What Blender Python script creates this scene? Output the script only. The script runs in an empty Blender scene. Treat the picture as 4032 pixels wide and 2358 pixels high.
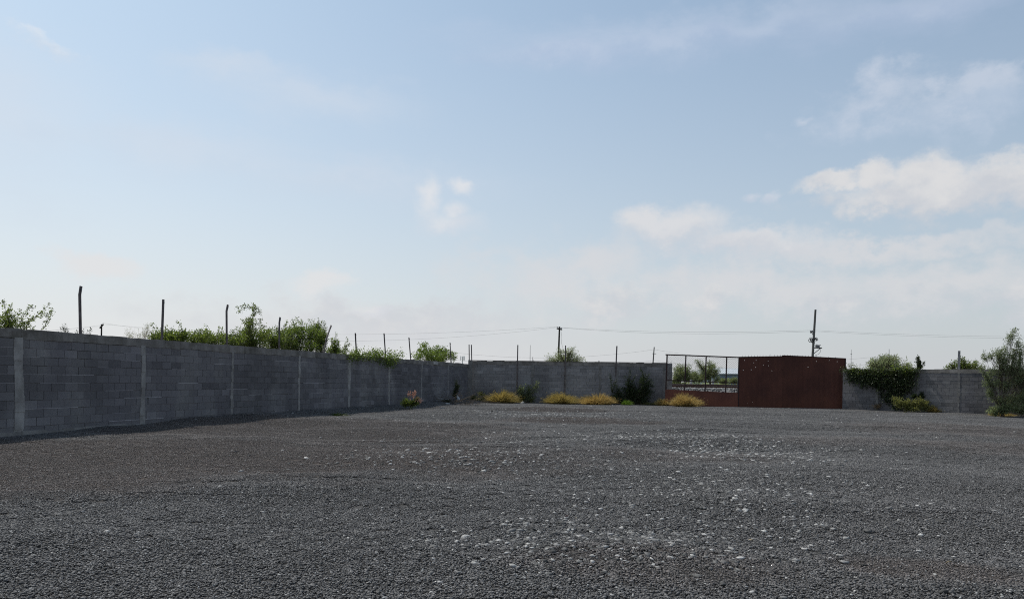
import bpy, math, random
import numpy as np
from mathutils import Vector, Matrix

sc = bpy.context.scene
COL = sc.collection
rng = np.random.default_rng(7)
random.seed(7)

# ------------------------------------------------------------------ camera
F = 3028.0            # focal length in photo pixels (photo is 4032 x 2358)
PY = 1496.7           # row of the horizon on the optical axis
CH = 1.47             # eye height
TH = math.atan(0.015)
CT, ST = math.cos(TH), math.sin(TH)
cam_d = bpy.data.cameras.new('camera')
cam = bpy.data.objects.new('camera', cam_d)
COL.objects.link(cam)
cam.matrix_world = Matrix(((CT, -ST, 0, 0), (0, 0, -1, 0), (ST, CT, 0, CH), (0, 0, 0, 1)))
cam_d.sensor_width = 36
cam_d.lens = 36 * F / 4032
cam_d.shift_y = (PY - 1179) / 4032
cam_d.clip_start = .05
cam_d.clip_end = 9000
sc.camera = cam
sc.cycles.filter_width = 1.05
sc.cycles.use_denoising = False      # keep the grit of the gravel


def ray(px, py):
    u, v = (px - 2016) / F, (PY - py) / F
    return (u * CT - v * ST, u * ST + v * CT)


def at(px, py, Y):
    r = ray(px, py)
    return np.array((r[0] * Y, Y, CH + r[1] * Y))


def gnd(px, py, z=0.0):
    r = ray(px, py)
    return at(px, py, (z - CH) / r[1])


# ------------------------------------------------------------------ light
SUN = Vector((-.486, .35, 1.0)).normalized()
SUN_EL = math.asin(SUN.z)
SUN_ROT = math.atan2(SUN.x, SUN.y)
sd = bpy.data.lights.new('sun', 'SUN')
sd.energy = 3.5
sd.angle = math.radians(.6)
sd.color = (1, .95, .87)
so = bpy.data.objects.new('sun', sd)
so.rotation_euler = SUN.to_track_quat('Z', 'Y').to_euler()
so.location = (-20, 20, 40)
COL.objects.link(so)
vs = sc.view_settings
vs.view_transform = 'Standard'
vs.look = 'None'
vs.exposure = 0
vs.gamma = 1


# ------------------------------------------------------------------ node helper
class NT:
    def __init__(s, tree):
        s.t = tree
        s.n, s.l = tree.nodes, tree.links

    def new(s, typ, **kw):
        nd = s.n.new(typ)
        for k, v in kw.items():
            setattr(nd, k, v)
        return nd

    def put(s, sock, v):
        if v is None:
            return
        if hasattr(v, 'is_output'):
            s.l.new(v, sock)
        elif hasattr(v, '__len__') and sock.type == 'RGBA' and len(v) == 3:
            sock.default_value = (*v, 1)
        else:
            sock.default_value = v

    def m(s, op, a, b=None, c=None, clamp=False):
        nd = s.new('ShaderNodeMath', operation=op, use_clamp=clamp)
        for i, v in enumerate((a, b, c)):
            s.put(nd.inputs[i], v)
        return nd.outputs[0]

    def vm(s, op, a, b=None, scale=None):
        nd = s.new('ShaderNodeVectorMath', operation=op)
        s.put(nd.inputs[0], a)
        s.put(nd.inputs[1], b)
        if scale is not None:
            s.put(nd.inputs['Scale'], scale)
        return nd.outputs[1] if op in ('LENGTH', 'DOT_PRODUCT', 'DISTANCE') else nd.outputs[0]

    def mix(s, f, a, b, mode='MIX'):
        nd = s.new('ShaderNodeMix', data_type='RGBA', blend_type=mode)
        s.put(nd.inputs[0], f)
        s.put(nd.inputs[6], a)
        s.put(nd.inputs[7], b)
        return nd.outputs[2]

    def noise(s, vec, scale, detail=4, rough=.55, dist=0.0):
        nd = s.new('ShaderNodeTexNoise')
        s.put(nd.inputs['Vector'], vec)
        nd.inputs['Scale'].default_value = scale
        nd.inputs['Detail'].default_value = detail
        nd.inputs['Roughness'].default_value = rough
        nd.inputs['Distortion'].default_value = dist
        return nd.outputs['Fac']

    def sstep(s, x, a, b, lo=0.0, hi=1.0):
        nd = s.new('ShaderNodeMapRange', interpolation_type='SMOOTHSTEP')
        s.put(nd.inputs[0], x)
        for i, v in enumerate((a, b, lo, hi)):
            nd.inputs[i + 1].default_value = v
        return nd.outputs[0]

    def attr(s, name):
        return s.new('ShaderNodeAttribute', attribute_name=name).outputs['Fac']

    def pos(s):
        return s.new('ShaderNodeNewGeometry').outputs['Position']

    def bump(s, h, strength, dist):
        nd = s.new('ShaderNodeBump')
        nd.inputs['Strength'].default_value = strength
        nd.inputs['Distance'].default_value = dist
        s.put(nd.inputs['Height'], h)
        return nd.outputs[0]


# ------------------------------------------------------------------ sky
w = bpy.data.worlds.new('World')
sc.world = w
w.use_nodes = True
T = NT(w.node_tree)
bg = T.n['Background']
SKY = .10
bg.inputs[1].default_value = SKY
st = T.new('ShaderNodeTexSky', sky_type='NISHITA', sun_disc=False, sun_elevation=SUN_EL, sun_rotation=SUN_ROT,
           air_density=1.0, dust_density=2.0, ozone_density=1.6)
gen = T.new('ShaderNodeTexCoord').outputs['Generated']
sep = T.new('ShaderNodeSeparateXYZ')
T.put(sep.inputs[0], gen)
az = T.m('ARCTAN2', sep.outputs[0], sep.outputs[1])
el = T.m('ARCSINE', sep.outputs[2])


def lin(r, g, b, k=1 / SKY):
    f = lambda c: ((c / 255 + .055) / 1.055) ** 2.4 if c > 10 else c / 255 / 12.92
    return (f(r) * k, f(g) * k, f(b) * k)


# a hazy day: the real Nishita blue, whitened towards the horizon and towards the sun
sdot = T.vm('DOT_PRODUCT', gen, tuple(SUN))
hz = T.m('POWER', 2.718, T.m('MULTIPLY', T.m('MAXIMUM', el, 0.0), -2.7))
left = T.sstep(az, .65, -.65)
hz = T.m('MULTIPLY', hz, T.m('ADD', .90, T.m('MULTIPLY', left, .1)))
haze_c = T.mix(left, lin(206, 208, 213), lin(230, 229, 232))
sky_c = T.mix(1.0, st.outputs[0], (1.08, 1.36, 1.35, 1), 'MULTIPLY')
sky_c = T.mix(hz, sky_c, haze_c)


def nz3(scale, detail, rough, sz=1.0, dist=0.0):
    mp = T.new('ShaderNodeMapping')
    T.put(mp.inputs[0], gen)
    mp.inputs['Scale'].default_value = (1, 1, sz)
    nd = T.new('ShaderNodeTexNoise')
    T.put(nd.inputs['Vector'], mp.outputs[0])
    for k_, v_ in (('Scale', scale), ('Detail', detail), ('Roughness', rough), ('Distortion', dist)):
        nd.inputs[k_].default_value = v_
    sp = T.new('ShaderNodeSeparateXYZ')
    T.put(sp.inputs[0], nd.outputs['Color'])
    return [T.m('SUBTRACT', o_, .5) for o_ in sp.outputs]


w1 = nz3(7, 8, .62, 1.5)          # heap scale
w2 = nz3(22, 7, .6, 1.3)          # puffs
w3 = nz3(3.2, 8, .66, 4.5, .4)    # long streaks
puff = T.m('ADD', T.m('MULTIPLY', w1[2], 1.0), T.m('MULTIPLY', w2[2], .8))
strk = T.m('ADD', w3[0], T.m('MULTIPLY', w1[0], .5))


def azel(px, py):
    r = ray(px, py)
    return math.atan2(r[0], 1), math.atan(r[1] / math.hypot(1, r[0]))


def blob(px, py, rx, ry, wk=.1, flat=.7):
    """soft elliptical region of the sky in azimuth / elevation, its edge broken up by the noises, base flatter than the top"""
    a0, e0 = azel(px, py)
    ra, re = rx / F, ry / F
    da = T.m('ADD', T.m('SUBTRACT', az, a0), T.m('ADD', T.m('MULTIPLY', w1[0], wk * 2), T.m('MULTIPLY', w2[0], wk)))
    de = T.m('ADD', T.m('SUBTRACT', el, e0), T.m('ADD', T.m('MULTIPLY', w1[1], wk * 1.2), T.m('MULTIPLY', w2[1], wk * .8)))
    de = T.m('DIVIDE', de, re)
    up_ = de
    de = T.m('MAXIMUM', de, T.m('MULTIPLY', de, -flat))
    da = T.m('DIVIDE', da, ra)
    return T.m('SUBTRACT', 1.0, T.m('SQRT', T.m('ADD', T.m('MULTIPLY', da, da), T.m('MULTIPLY', de, de)))), up_


def layer(base, blobs, lo, hi, amp, top, bot, op, grain):
    f, h = None, None
    for b in blobs:
        c, d = blob(*b)
        if f is None:
            f, h = c, d
        else:
            f = T.m('SMOOTH_MAX', f, c, .15)
            h = T.m('MAXIMUM', h, d)
    f = T.m('ADD', f, T.m('MULTIPLY', grain, amp))
    den = T.sstep(f, lo, hi, 0.0, op)
    # bright heads, greyer hollows and bases
    sh = T.m('ADD', T.m('ADD', T.m('MULTIPLY', h, .45), T.m('MULTIPLY', w2[1], 1.6)), T.m('MULTIPLY', w1[2], 1.3))
    col = T.mix(T.sstep(sh, -.35, .55), lin(*bot), lin(*top))
    return T.mix(den, base, col)


# thin veils and streaks
sky_c = layer(sky_c, [(2800, 120, 1000, 90, .05), (2300, 200, 500, 60, .05), (3600, 60, 800, 90, .05)], -.1, 1.3, 1.6, (200, 210, 228), (184, 197, 221), .55, strk)
sky_c = layer(sky_c, [(700, 580, 700, 110, .05), (1300, 400, 520, 110, .06), (950, 280, 300, 60, .06), (0, 400, 420, 320, .06), (1400, 700, 700, 90, .06)], -.2, 1.4, 1.4, (212, 220, 231), (206, 216, 229), .55, strk)
sky_c = layer(sky_c, [(3420, 400, 330, 110, .1), (3430, 305, 70, 50, .05), (3150, 465, 70, 20, .03), (3850, 390, 380, 90, .1)], 0, 1.1, 1.5, (207, 214, 227), (190, 203, 221), .6, puff)
# hazy cloud bank low over the horizon
sky_c = layer(sky_c, [(2250, 1090, 560, 130, .1), (2950, 1130, 800, 110, .1), (3500, 970, 700, 45, .08), (3700, 1140, 700, 110, .1), (1500, 1250, 900, 90, .08)], -.25, 1.0, 1.3, (218, 217, 219), (205, 207, 213), .7, puff)
sky_c = layer(sky_c, [(385, 1035, 170, 50, .06), (1265, 1100, 150, 55, .05), (1480, 1215, 130, 30, .04)], 0, .9, 1.5, (226, 226, 227), (216, 219, 225), .8, puff)
sky_c = layer(sky_c, [(2450, 1180, 200, 80, .06), (3960, 1190, 150, 80, .06), (2800, 1190, 110, 50, .06), (3250, 1200, 150, 55, .06)], 0, .8, 1.6, (222, 221, 221), (203, 207, 213), .75, puff)
# the heaped clouds
sky_c = layer(sky_c, [(3680, 775, 500, 100, .07, 1.25), (3990, 720, 320, 130, .07, .95), (3640, 720, 240, 130, .06, .8), (3440, 690, 120, 75, .05, .8), (3260, 712, 170, 45, .05, .8)], -.05, .6, 1.1, (223, 222, 222), (204, 207, 213), .9, puff)
sky_c = layer(sky_c, [(2680, 900, 260, 110, .06, .9), (2930, 960, 360, 62, .06, 1.0), (2560, 865, 150, 70, .06)], -.1, .8, 1.1, (219, 220, 223), (206, 210, 217), .92, puff)
sky_c = layer(sky_c, [(1775, 880, 170, 55, .035), (1790, 838, 75, 55, .03), (1675, 775, 70, 85, .035), (1830, 735, 80, 36, .04)], -.1, 1.1, 1.1, (227, 228, 231), (214, 219, 227), .8, puff)
sky_c = layer(sky_c, [(2965, 768, 50, 28, .03), (3050, 766, 55, 30, .03)], .05, .8, 1.2, (214, 219, 228), (198, 207, 220), .8, puff)
sky_c = layer(sky_c, [(140, 145, 120, 34, .06), (100, 120, 60, 24, .05)], 0.1, 1.0, 2.0, (224, 232, 241), (208, 220, 234), .8, puff)
T.l.new(sky_c, bg.inputs[0])

# ------------------------------------------------------------------ mesh helpers


def setp(o, label=None, cat=None, group=None, kind=None):
    for k, v in (('label', label), ('category', cat), ('group', group), ('kind', kind)):
        if v:
            o[k] = v
    return o


def empty(name, loc, label, cat, group=None):
    o = bpy.data.objects.new(name, None)
    o.location = loc
    o.empty_display_size = .2
    COL.objects.link(o)
    setp(o, label, cat, group)
    return o


def mesh(name, V, Fs, tint=None, smooth=False, origin=None):
    me = bpy.data.meshes.new(name)
    V = np.asarray(V, np.float64).reshape(-1, 3)
    if origin is not None:
        V = V - np.asarray(origin)
    if isinstance(Fs, np.ndarray):
        n, k = Fs.shape
        me.vertices.add(len(V))
        me.vertices.foreach_set('co', V.astype(np.float32).ravel())
        me.loops.add(n * k)
        me.loops.foreach_set('vertex_index', Fs.astype(np.int32).ravel())
        me.polygons.add(n)
        me.polygons.foreach_set('loop_start', np.arange(0, n * k, k, dtype=np.int32))
        me.update(calc_edges=True)
        me.validate()
    else:
        me.from_pydata(V.tolist(), [], Fs)
        me.update()
    if tint is not None:
        a = me.attributes.new('tint', 'FLOAT', 'FACE')
        t = np.asarray(tint, np.float32)
        if len(t) == len(me.polygons):
            a.data.foreach_set('value', t)
    if smooth:
        me.polygons.foreach_set('use_smooth', np.ones(len(me.polygons), bool))
    return me


def obj(name, V, Fs, mat, parent=None, tint=None, smooth=False, origin=None):
    """one mesh object; V in world space, parents sit at their own location"""
    org = origin
    if parent is not None:
        org = np.array(parent.matrix_basis.translation)
        p = parent
        while p.parent is not None:
            p = p.parent
            org = org + np.array(p.matrix_basis.translation)
    me = mesh(name, V, Fs, tint, smooth, org)
    me.materials.append(mat)
    o = bpy.data.objects.new(name, me)
    COL.objects.link(o)
    if parent is not None:
        o.parent = parent
    elif origin is not None:
        o.location = origin
    return o


class MB:
    def __init__(s):
        s.V, s.F, s.t = [], [], []

    def add(s, V, Fs, t=1.0):
        b = len(s.V)
        s.V += [tuple(v) for v in V]
        for f in Fs:
            s.F.append([i + b for i in f])
            s.t.append(t)

    def hexa(s, P, t=1.0):
        s.add(P, [(3, 2, 1, 0), (4, 5, 6, 7), (0, 1, 5, 4), (1, 2, 6, 5), (2, 3, 7, 6), (3, 0, 4, 7)], t)

    def box(s, lo, hi, t=1.0, fr=None):
        x0, y0, z0 = lo
        x1, y1, z1 = hi
        P = [(x0, y0, z0), (x1, y0, z0), (x1, y1, z0), (x0, y1, z0), (x0, y0, z1), (x1, y0, z1), (x1, y1, z1), (x0, y1, z1)]
        if fr:
            P = [fr(*p) for p in P]
        s.hexa(P, t)

    def tube(s, pts, rad, n=6, t=1.0, cap=True):
        pts = [Vector(p) for p in pts]
        if not hasattr(rad, '__len__'):
            rad = [rad] * len(pts)
        ring = []
        for i, p in enumerate(pts):
            d = (pts[min(i + 1, len(pts) - 1)] - pts[max(i - 1, 0)]).normalized()
            a = d.orthogonal().normalized() if i == 0 else (a - d * a.dot(d)).normalized()
            b = d.cross(a)
            ring.append([p + (a * math.cos(2 * math.pi * k / n) + b * math.sin(2 * math.pi * k / n)) * rad[i] for k in range(n)])
        V = [v for r in ring for v in r]
        Fs = []
        for i in range(len(pts) - 1):
            for k in range(n):
                Fs.append((i * n + k, i * n + (k + 1) % n, (i + 1) * n + (k + 1) % n, (i + 1) * n + k))
        if cap:
            Fs.append(tuple(range(n))[::-1])
            Fs.append(tuple((len(pts) - 1) * n + k for k in range(n)))
        s.add(V, Fs, t)

    def beam(s, a, b, w, d, up=(0, 0, 1), t=1.0):
        a, b = Vector(a), Vector(b)
        x = (b - a).normalized()
        u = Vector(up)
        y = u.cross(x)
        if y.length < 1e-4:
            y = Vector((1, 0, 0)).cross(x)
        y.normalize()
        z = x.cross(y)
        P = [p + y * sy * w / 2 + z * sz * d / 2 for p in (a, b) for sy, sz in ((-1, -1), (1, -1), (1, 1), (-1, 1))]
        s.hexa(P, t)

    def build(s, name, mat, parent=None, smooth=False, origin=None):
        return obj(name, np.array(s.V), s.F, mat, parent, s.t, smooth, origin)


# ------------------------------------------------------------------ materials
M = {}


def material(name, fn):
    m = bpy.data.materials.new(name)
    m.use_nodes = True
    t = NT(m.node_tree)
    p = t.n['Principled BSDF']
    fn(t, p, t.n['Material Output'])
    M[name] = m
    return m


def simple(name, c1, c2, scale=6, rough=.8, bump=.3, bd=.01, metal=0, tint=True, spec=.3, spots=None):
    def fn(t, p, out):
        P = t.pos()
        n1 = t.noise(P, scale, 6, .6)
        c = t.mix(t.sstep(n1, .32, .68), c1, c2)
        if spots:
            n2 = t.noise(P, spots[1], 5, .65)
            c = t.mix(t.sstep(n2, spots[2], spots[2] + .2), c, spots[0])
        if tint:
            a = t.attr('tint')
            c = t.vm('SCALE', c, scale=a)
        t.put(p.inputs['Base Color'], c)
        p.inputs['Roughness'].default_value = rough
        p.inputs['Metallic'].default_value = metal
        p.inputs['Specular IOR Level'].default_value = spec
        t.put(p.inputs['Normal'], t.bump(t.noise(P, scale * 9, 5, .65), bump, bd))
    return material(name, fn)


def block_mat(name, base, warm):
    def fn(t, p, out):
        P = t.pos()
        st1 = t.new('ShaderNodeMapping')
        t.put(st1.inputs[0], P)
        st1.inputs['Scale'].default_value = (1, 1, .35)
        stain = t.noise(st1.outputs[0], 1.1, 6, .62, .4)
        c = t.mix(t.sstep(stain, .38, .66), base, warm)
        big = t.noise(P, .45, 4, .55)
        c = t.mix(t.sstep(big, .42, .62, 0, .6), c, tuple(v * .55 for v in base))
        gr = t.noise(P, 60, 4, .7)
        c = t.mix(t.sstep(gr, .35, .7, 0, .45), c, tuple(v * .5 for v in base))
        c = t.vm('SCALE', c, scale=t.attr('tint'))
        t.put(p.inputs['Base Color'], c)
        p.inputs['Roughness'].default_value = .95
        p.inputs['Specular IOR Level'].default_value = .15
        h = t.m('ADD', t.m('MULTIPLY', gr, .6), t.noise(P, 14, 5, .6))
        t.put(p.inputs['Normal'], t.bump(h, .6, .012))
    return material(name, fn)


block_mat('block', (.180, .169, .176), (.228, .216, .212))
block_mat('block_back', (.235, .222, .222), (.275, .262, .256))
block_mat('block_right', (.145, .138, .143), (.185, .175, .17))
simple('concrete', (.20, .187, .175), (.30, .285, .27), 3.2, .95, .5, .012, spots=((.18, .17, .155), 2.1, .56), spec=.15)
simple('beam_concrete', (.17, .154, .138), (.26, .24, .222), 2.6, .95, .6, .014, spots=((.13, .118, .10), 1.7, .50), spec=.15)
simple('mortar', (.17, .17, .17), (.26, .26, .26), 8, .95, .4, spec=.1)
simple('post_steel', (.075, .06, .058), (.14, .12, .12), 10, .6, .2, .004, metal=.3, spots=((.13, .06, .04), 7, .58))
simple('dark_wood', (.014, .012, .011), (.035, .029, .025), 9, .85, .4)
simple('pole_concrete', (.085, .08, .075), (.14, .135, .13), 5, .9, .2)
simple('black_metal', (.018, .016, .016), (.035, .03, .03), 12, .55, .15, .003, metal=.4)
simple('frame_paint', (.018, .009, .009), (.04, .016, .013), 9, .6, .2, .004, spots=((.06, .022, .014), 8, .62))
simple('grey_metal', (.14, .14, .145), (.24, .24, .25), 9, .5, .1, .003, metal=.5)
simple('white_paint', (.6, .6, .6), (.75, .75, .75), 5, .6, .1)
simple('rail_rust', (.05, .026, .018), (.10, .05, .035), 7, .8, .3)
simple('rail_head', (.36, .35, .34), (.5, .49, .48), 7, .3, .05, metal=.8)
simple('sleeper', (.12, .11, .10), (.2, .19, .18), 6, .9, .3)
simple('bark', (.055, .042, .03), (.12, .095, .07), 14, .9, .5)
simple('dry_stem', (.16, .115, .06), (.30, .23, .13), 10, .9, .3)
simple('white_bag', (.5, .5, .5), (.66, .66, .66), 14, .6, .5, .02)
simple('wire', (.03, .03, .03), (.045, .045, .045), 5, .6, 0, tint=False)
simple('roof_metal', (.42, .44, .46), (.52, .54, .56), 1, .5, .1, tint=False)
simple('hazed_cladding', (.16, .22, .30), (.20, .26, .34), .4, .6, .05, tint=False)  # distance haze mixed into the wall colour as pale blue
simple('plaster', (.3, .29, .28), (.4, .39, .37), 2, .9, .2)


def rust(t, p, out):
    P = t.pos()
    mp = t.new('ShaderNodeMapping')
    t.put(mp.inputs[0], P)
    mp.inputs['Scale'].default_value = (1, 1, .16)
    run = t.noise(mp.outputs[0], 5, 6, .62)
    big = t.noise(P, .8, 4, .55)
    c = t.mix(t.sstep(big, .35, .65), (.072, .027, .0195), (.10, .037, .025))
    c = t.mix(t.sstep(run, .54, .72, 0, .6), c, (.115, .044, .027))
    sp = t.noise(P, 9, 6, .7)
    c = t.mix(t.sstep(sp, .64, .70, 0, .8), c, (.13, .075, .06))
    sepz = t.new('ShaderNodeSeparateXYZ')
    t.put(sepz.inputs[0], P)
    low = t.sstep(t.m('ADD', sepz.outputs[2], t.m('MULTIPLY', t.m('SUBTRACT', run, .5), 1.6)), 1.0, .0, 0, .55)
    c = t.mix(low, c, (.13, .046, .025))
    t.put(p.inputs['Base Color'], t.vm('SCALE', c, scale=t.attr('tint')))
    p.inputs['Roughness'].default_value = .8
    p.inputs['Specular IOR Level'].default_value = .25
    t.put(p.inputs['Normal'], t.bump(t.noise(P, 25, 5, .7), .3, .006))


material('rust_paint', rust)


def leaf(name, dark, light, trans, tl=.4, rough=.5):
    def fn(t, p, out):
        a = t.attr('tint')
        c = t.mix(a, dark, light)
        t.put(p.inputs['Base Color'], c)
        p.inputs['Roughness'].default_value = rough
        p.inputs['Specular IOR Level'].default_value = .25
        tr = t.new('ShaderNodeBsdfTranslucent')
        t.put(tr.inputs[0], t.mix(a, tuple(v * .6 for v in trans), trans))
        mx = t.new('ShaderNodeMixShader')
        mx.inputs[0].default_value = tl
        t.l.new(p.outputs[0], mx.inputs[1])
        t.l.new(tr.outputs[0], mx.inputs[2])
        t.l.new(mx.outputs[0], out.inputs[0])
    return material(name, fn)


leaf('leaf_green', (.052, .068, .018), (.145, .18, .045), (.25, .33, .055), .45)
leaf('leaf_bright', (.07, .092, .022), (.165, .215, .05), (.27, .37, .06), .45)
leaf('leaf_dark', (.016, .025, .011), (.055, .072, .028), (.06, .10, .02), .25)
leaf('leaf_olive', (.10, .11, .035), (.26, .26, .09), (.32, .33, .08), .45)
leaf('leaf_mesquite', (.13, .155, .06), (.30, .33, .15), (.34, .40, .15), .5)
leaf('leaf_pale', (.19, .215, .10), (.38, .41, .21), (.40, .46, .22), .5)
leaf('leaf_acacia', (.095, .115, .06), (.28, .31, .17), (.28, .34, .13), .45)
leaf('dry_grass', (.22, .15, .05), (.66, .50, .20), (.60, .42, .14), .4, .7)
leaf('dry_grass_olive', (.17, .13, .04), (.58, .46, .17), (.52, .40, .12), .4, .7)
leaf('fresh_grass', (.06, .11, .015), (.17, .28, .04), (.26, .42, .05), .45)
leaf('dead_leaf', (.09, .06, .035), (.26, .19, .11), (.2, .14, .07), .3, .8)
leaf('pink_flower', (.36, .18, .13), (.60, .36, .27), (.5, .27, .2), .35, .6)

# ------------------------------------------------------------------ terrain
WA = at(0, 1722, 17.45)[:2]
WC = at(1847, 1583, 50.1)[:2]
WD = (WC - WA) / np.linalg.norm(WC - WA)        # along the left wall, away from the camera
WN = np.array((WD[1], -WD[0]))                  # towards the yard
BANK_Y = [5, 17.4, 19.4, 20.3, 21.8, 24.3, 25.8, 27, 29.9, 34, 38, 42, 46, 50, 54]
BANK_Z = [0, 0, .03, .09, .06, .19, .20, .14, .16, .16, .14, .2, .2, .12, .0]
_w = [(rng.uniform(-1, 1, 2), rng.uniform(0, 6.28)) for _ in range(18)]
_w = [(v / np.linalg.norm(v) * 2 * math.pi / lam, ph, amp) for (v, ph), lam, amp in
      zip(_w, [9, 7, 6, 5, 4.3, 3.8, 3.2, 2.7, 2.3, 2, 1.7, 1.5, 1.3, 1.1, .95, .85, .75, .7],
          [.028, .022, .018, .014, .011, .009, .006, .005, .004, .003, .0025, .002, .0015, .001, .001, .001, .001, .001])]


def sm(x, a, b):
    t = np.clip((x - a) / (b - a), 0, 1)
    return t * t * (3 - 2 * t)


RID = [(gnd(2350, 1745), 4.5, .9, .07, .5), (gnd(1900, 1800), 2.2, .9, .05, .4), (gnd(2850, 1740), 2.2, 1.0, .07, .2),
       (gnd(2080, 2065), .9, .5, .035, .1), (gnd(2470, 2170), .9, .5, .035, .2), (gnd(3100, 1900), 3, .9, .04, .9),
       (gnd(3250, 1606), 3.4, .9, .10, -.15), (gnd(3700, 2330), .6, .45, .04, .3), (gnd(600, 1940), 3.5, .5, .05, .25), (gnd(1050, 1890), 2.6, .45, .04, .3), (gnd(250, 2120), 1.8, .4, .03, .2),
       (gnd(1750, 1730), 3.0, .5, .04, .35), (gnd(2650, 1700), 3.5, .6, .05, .5), (gnd(3400, 2000), 2.2, .5, .03, -.1)]


def terrain(x, y):
    x, y = np.asarray(x, float), np.asarray(y, float)
    z = np.zeros_like(x)
    for k, ph, amp in _w:
        z = z + amp * np.sin(k[0] * x + k[1] * y + ph)
    inside = sm(y, 1.5, 4) * (1 - sm(y, 44, 48)) * (1 - sm(np.abs(x), 26, 34))
    z = z * inside
    s = (x - WA[0]) * WN[0] + (y - WA[1]) * WN[1]
    z = z * sm(s, -.2, 2.0)
    z = z + np.interp(y, BANK_Y, BANK_Z) * (1 - sm(np.abs(s), .35, 1.7)) * (1 + .12 * np.sin(y * 1.7))
    for c, rx, ry, h, an in RID:
        dx, dy = x - c[0], y - c[1]
        ca, sa = math.cos(an), math.sin(an)
        d = ((dx * ca + dy * sa) / rx) ** 2 + ((-dx * sa + dy * ca) / ry) ** 2
        z = z + h * np.exp(-d)
    out = sm(y, 68.5, 71.5)
    return z * (1 - out) + 1.12 * out


def tz(x, y):
    return float(terrain(x, y))


def gxy(px, py):
    """ground point seen at a photo pixel, on the real terrain"""
    z = 0.0
    for _ in range(6):
        p = gnd(px, py, z)
        z = tz(p[0], p[1])
    return np.array((p[0], p[1], z))


# dirt patches (brown fines) : centre pixel, radii in metres, weight
DIRT = [(gnd(560, 1790), 9, 4.0, 1.0), (gnd(80, 1880), 3.5, 2.2, 1.0), (gnd(1250, 1690), 6.5, 7.0, .8), (gnd(2300, 1655), 3.6, 2.2, .95),
        (gnd(2200, 1612), 3.2, 3, .8), (gnd(2650, 1790), 2.4, 2.0, .6), (gnd(3750, 1690), 4, 5, .6), (gnd(3950, 1760), 3.5, 2.6, .6),
        (gnd(3650, 2230), .9, .7, .7), (gnd(2600, 2240), 1.3, .8, .5), (gnd(3450, 1740), 4, 2, .4)]


def dirt_np(x, y):
    v = np.zeros_like(x)
    for c, rx, ry, wt in DIRT:
        d = np.sqrt(((x - c[0]) / rx) ** 2 + ((y - c[1]) / ry) ** 2)
        v = np.maximum(v, wt * (1 - sm(d, .55, 1.15)))
    return v


def dirt_nodes(t, P):
    s = t.new('ShaderNodeSeparateXYZ')
    t.put(s.inputs[0], P)
    nz = t.m('MULTIPLY', t.m('SUBTRACT', t.noise(P, .7, 5, .62), .5), 1.1)
    v = None
    for c, rx, ry, wt in DIRT:
        dx = t.m('DIVIDE', t.m('SUBTRACT', s.outputs[0], float(c[0])), rx)
        dy = t.m('DIVIDE', t.m('SUBTRACT', s.outputs[1], float(c[1])), ry)
        d = t.m('ADD', t.m('SQRT', t.m('ADD', t.m('MULTIPLY', dx, dx), t.m('MULTIPLY', dy, dy))), nz)
        k = t.sstep(d, .55, 1.15, wt, 0.0)
        v = k if v is None else t.m('MAXIMUM', v, k)
    return v


GREY = (.096, .091, .089)
BROWN = (.106, .088, .080)


def ground_mat(t, p, out):
    P = t.pos()
    d = dirt_nodes(t, P)
    c = t.mix(d, (.05, .048, .047), (.078, .066, .060))
    vor = t.new('ShaderNodeTexVoronoi')
    t.put(vor.inputs['Vector'], P)
    vor.inputs['Scale'].default_value = 42
    sx = t.new('ShaderNodeSeparateXYZ')
    t.put(sx.inputs[0], vor.outputs['Color'])
    c = t.mix(t.m('MULTIPLY', sx.outputs[0], .6), c, t.mix(d, GREY, BROWN))
    out_y = t.new('ShaderNodeSeparateXYZ')
    t.put(out_y.inputs[0], P)
    c = t.mix(t.sstep(out_y.outputs[1], 54, 57), c, t.mix(t.noise(P, .6, 5), (.14, .12, .07), (.08, .09, .04)))
    t.put(p.inputs['Base Color'], c)
    p.inputs['Roughness'].default_value = .95
    p.inputs['Specular IOR Level'].default_value = .15
    h = t.m('ADD', t.m('MULTIPLY', vor.outputs['Distance'], -.8), t.noise(P, 90, 3))
    t.put(p.inputs['Normal'], t.bump(h, .8, .012))


material('ground', ground_mat)


def gravel_mat(t, p, out):
    P = t.pos()
    d = dirt_nodes(t, P)
    a = t.attr('tint')
    c = t.mix(t.m('MULTIPLY', d, 1.0), GREY, BROWN)
    big = t.noise(P, .33, 6, .66)
    c = t.vm('SCALE', c, scale=t.m('ADD', .50, t.m('MULTIPLY', big, .92)))
    c = t.vm('SCALE', c, scale=a)
    pale = t.sstep(a, 2.6, 2.7)
    c = t.mix(pale, c, (.34, .335, .325))
    t.put(p.inputs['Base Color'], c)
    p.inputs['Roughness'].default_value = .68
    p.inputs['Specular IOR Level'].default_value = .4


material('gravel', gravel_mat)


def stone_mat(t, p, out):
    P = t.pos()
    a = t.attr('tint')
    n = t.noise(P, 45, 5, .65)
    c = t.mix(t.sstep(n, .3, .7), (.62, .60, .58), (1.1, 1.07, 1.03))
    c = t.vm('SCALE', c, scale=a)
    t.put(p.inputs['Base Color'], c)
    p.inputs['Roughness'].default_value = .85
    p.inputs['Specular IOR Level'].default_value = .25
    t.put(p.inputs['Normal'], t.bump(t.noise(P, 120, 4, .6), .5, .004))


material('stone', stone_mat)
simple('red_stone', (.05, .014, .012), (.08, .022, .018), 40, .8, .4)
simple('tan_stone', (.26, .21, .15), (.36, .30, .22), 40, .85, .4)
simple('ballast', (.08, .075, .07), (.26, .25, .24), 14, .95, .8, .05, tint=False)

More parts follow.
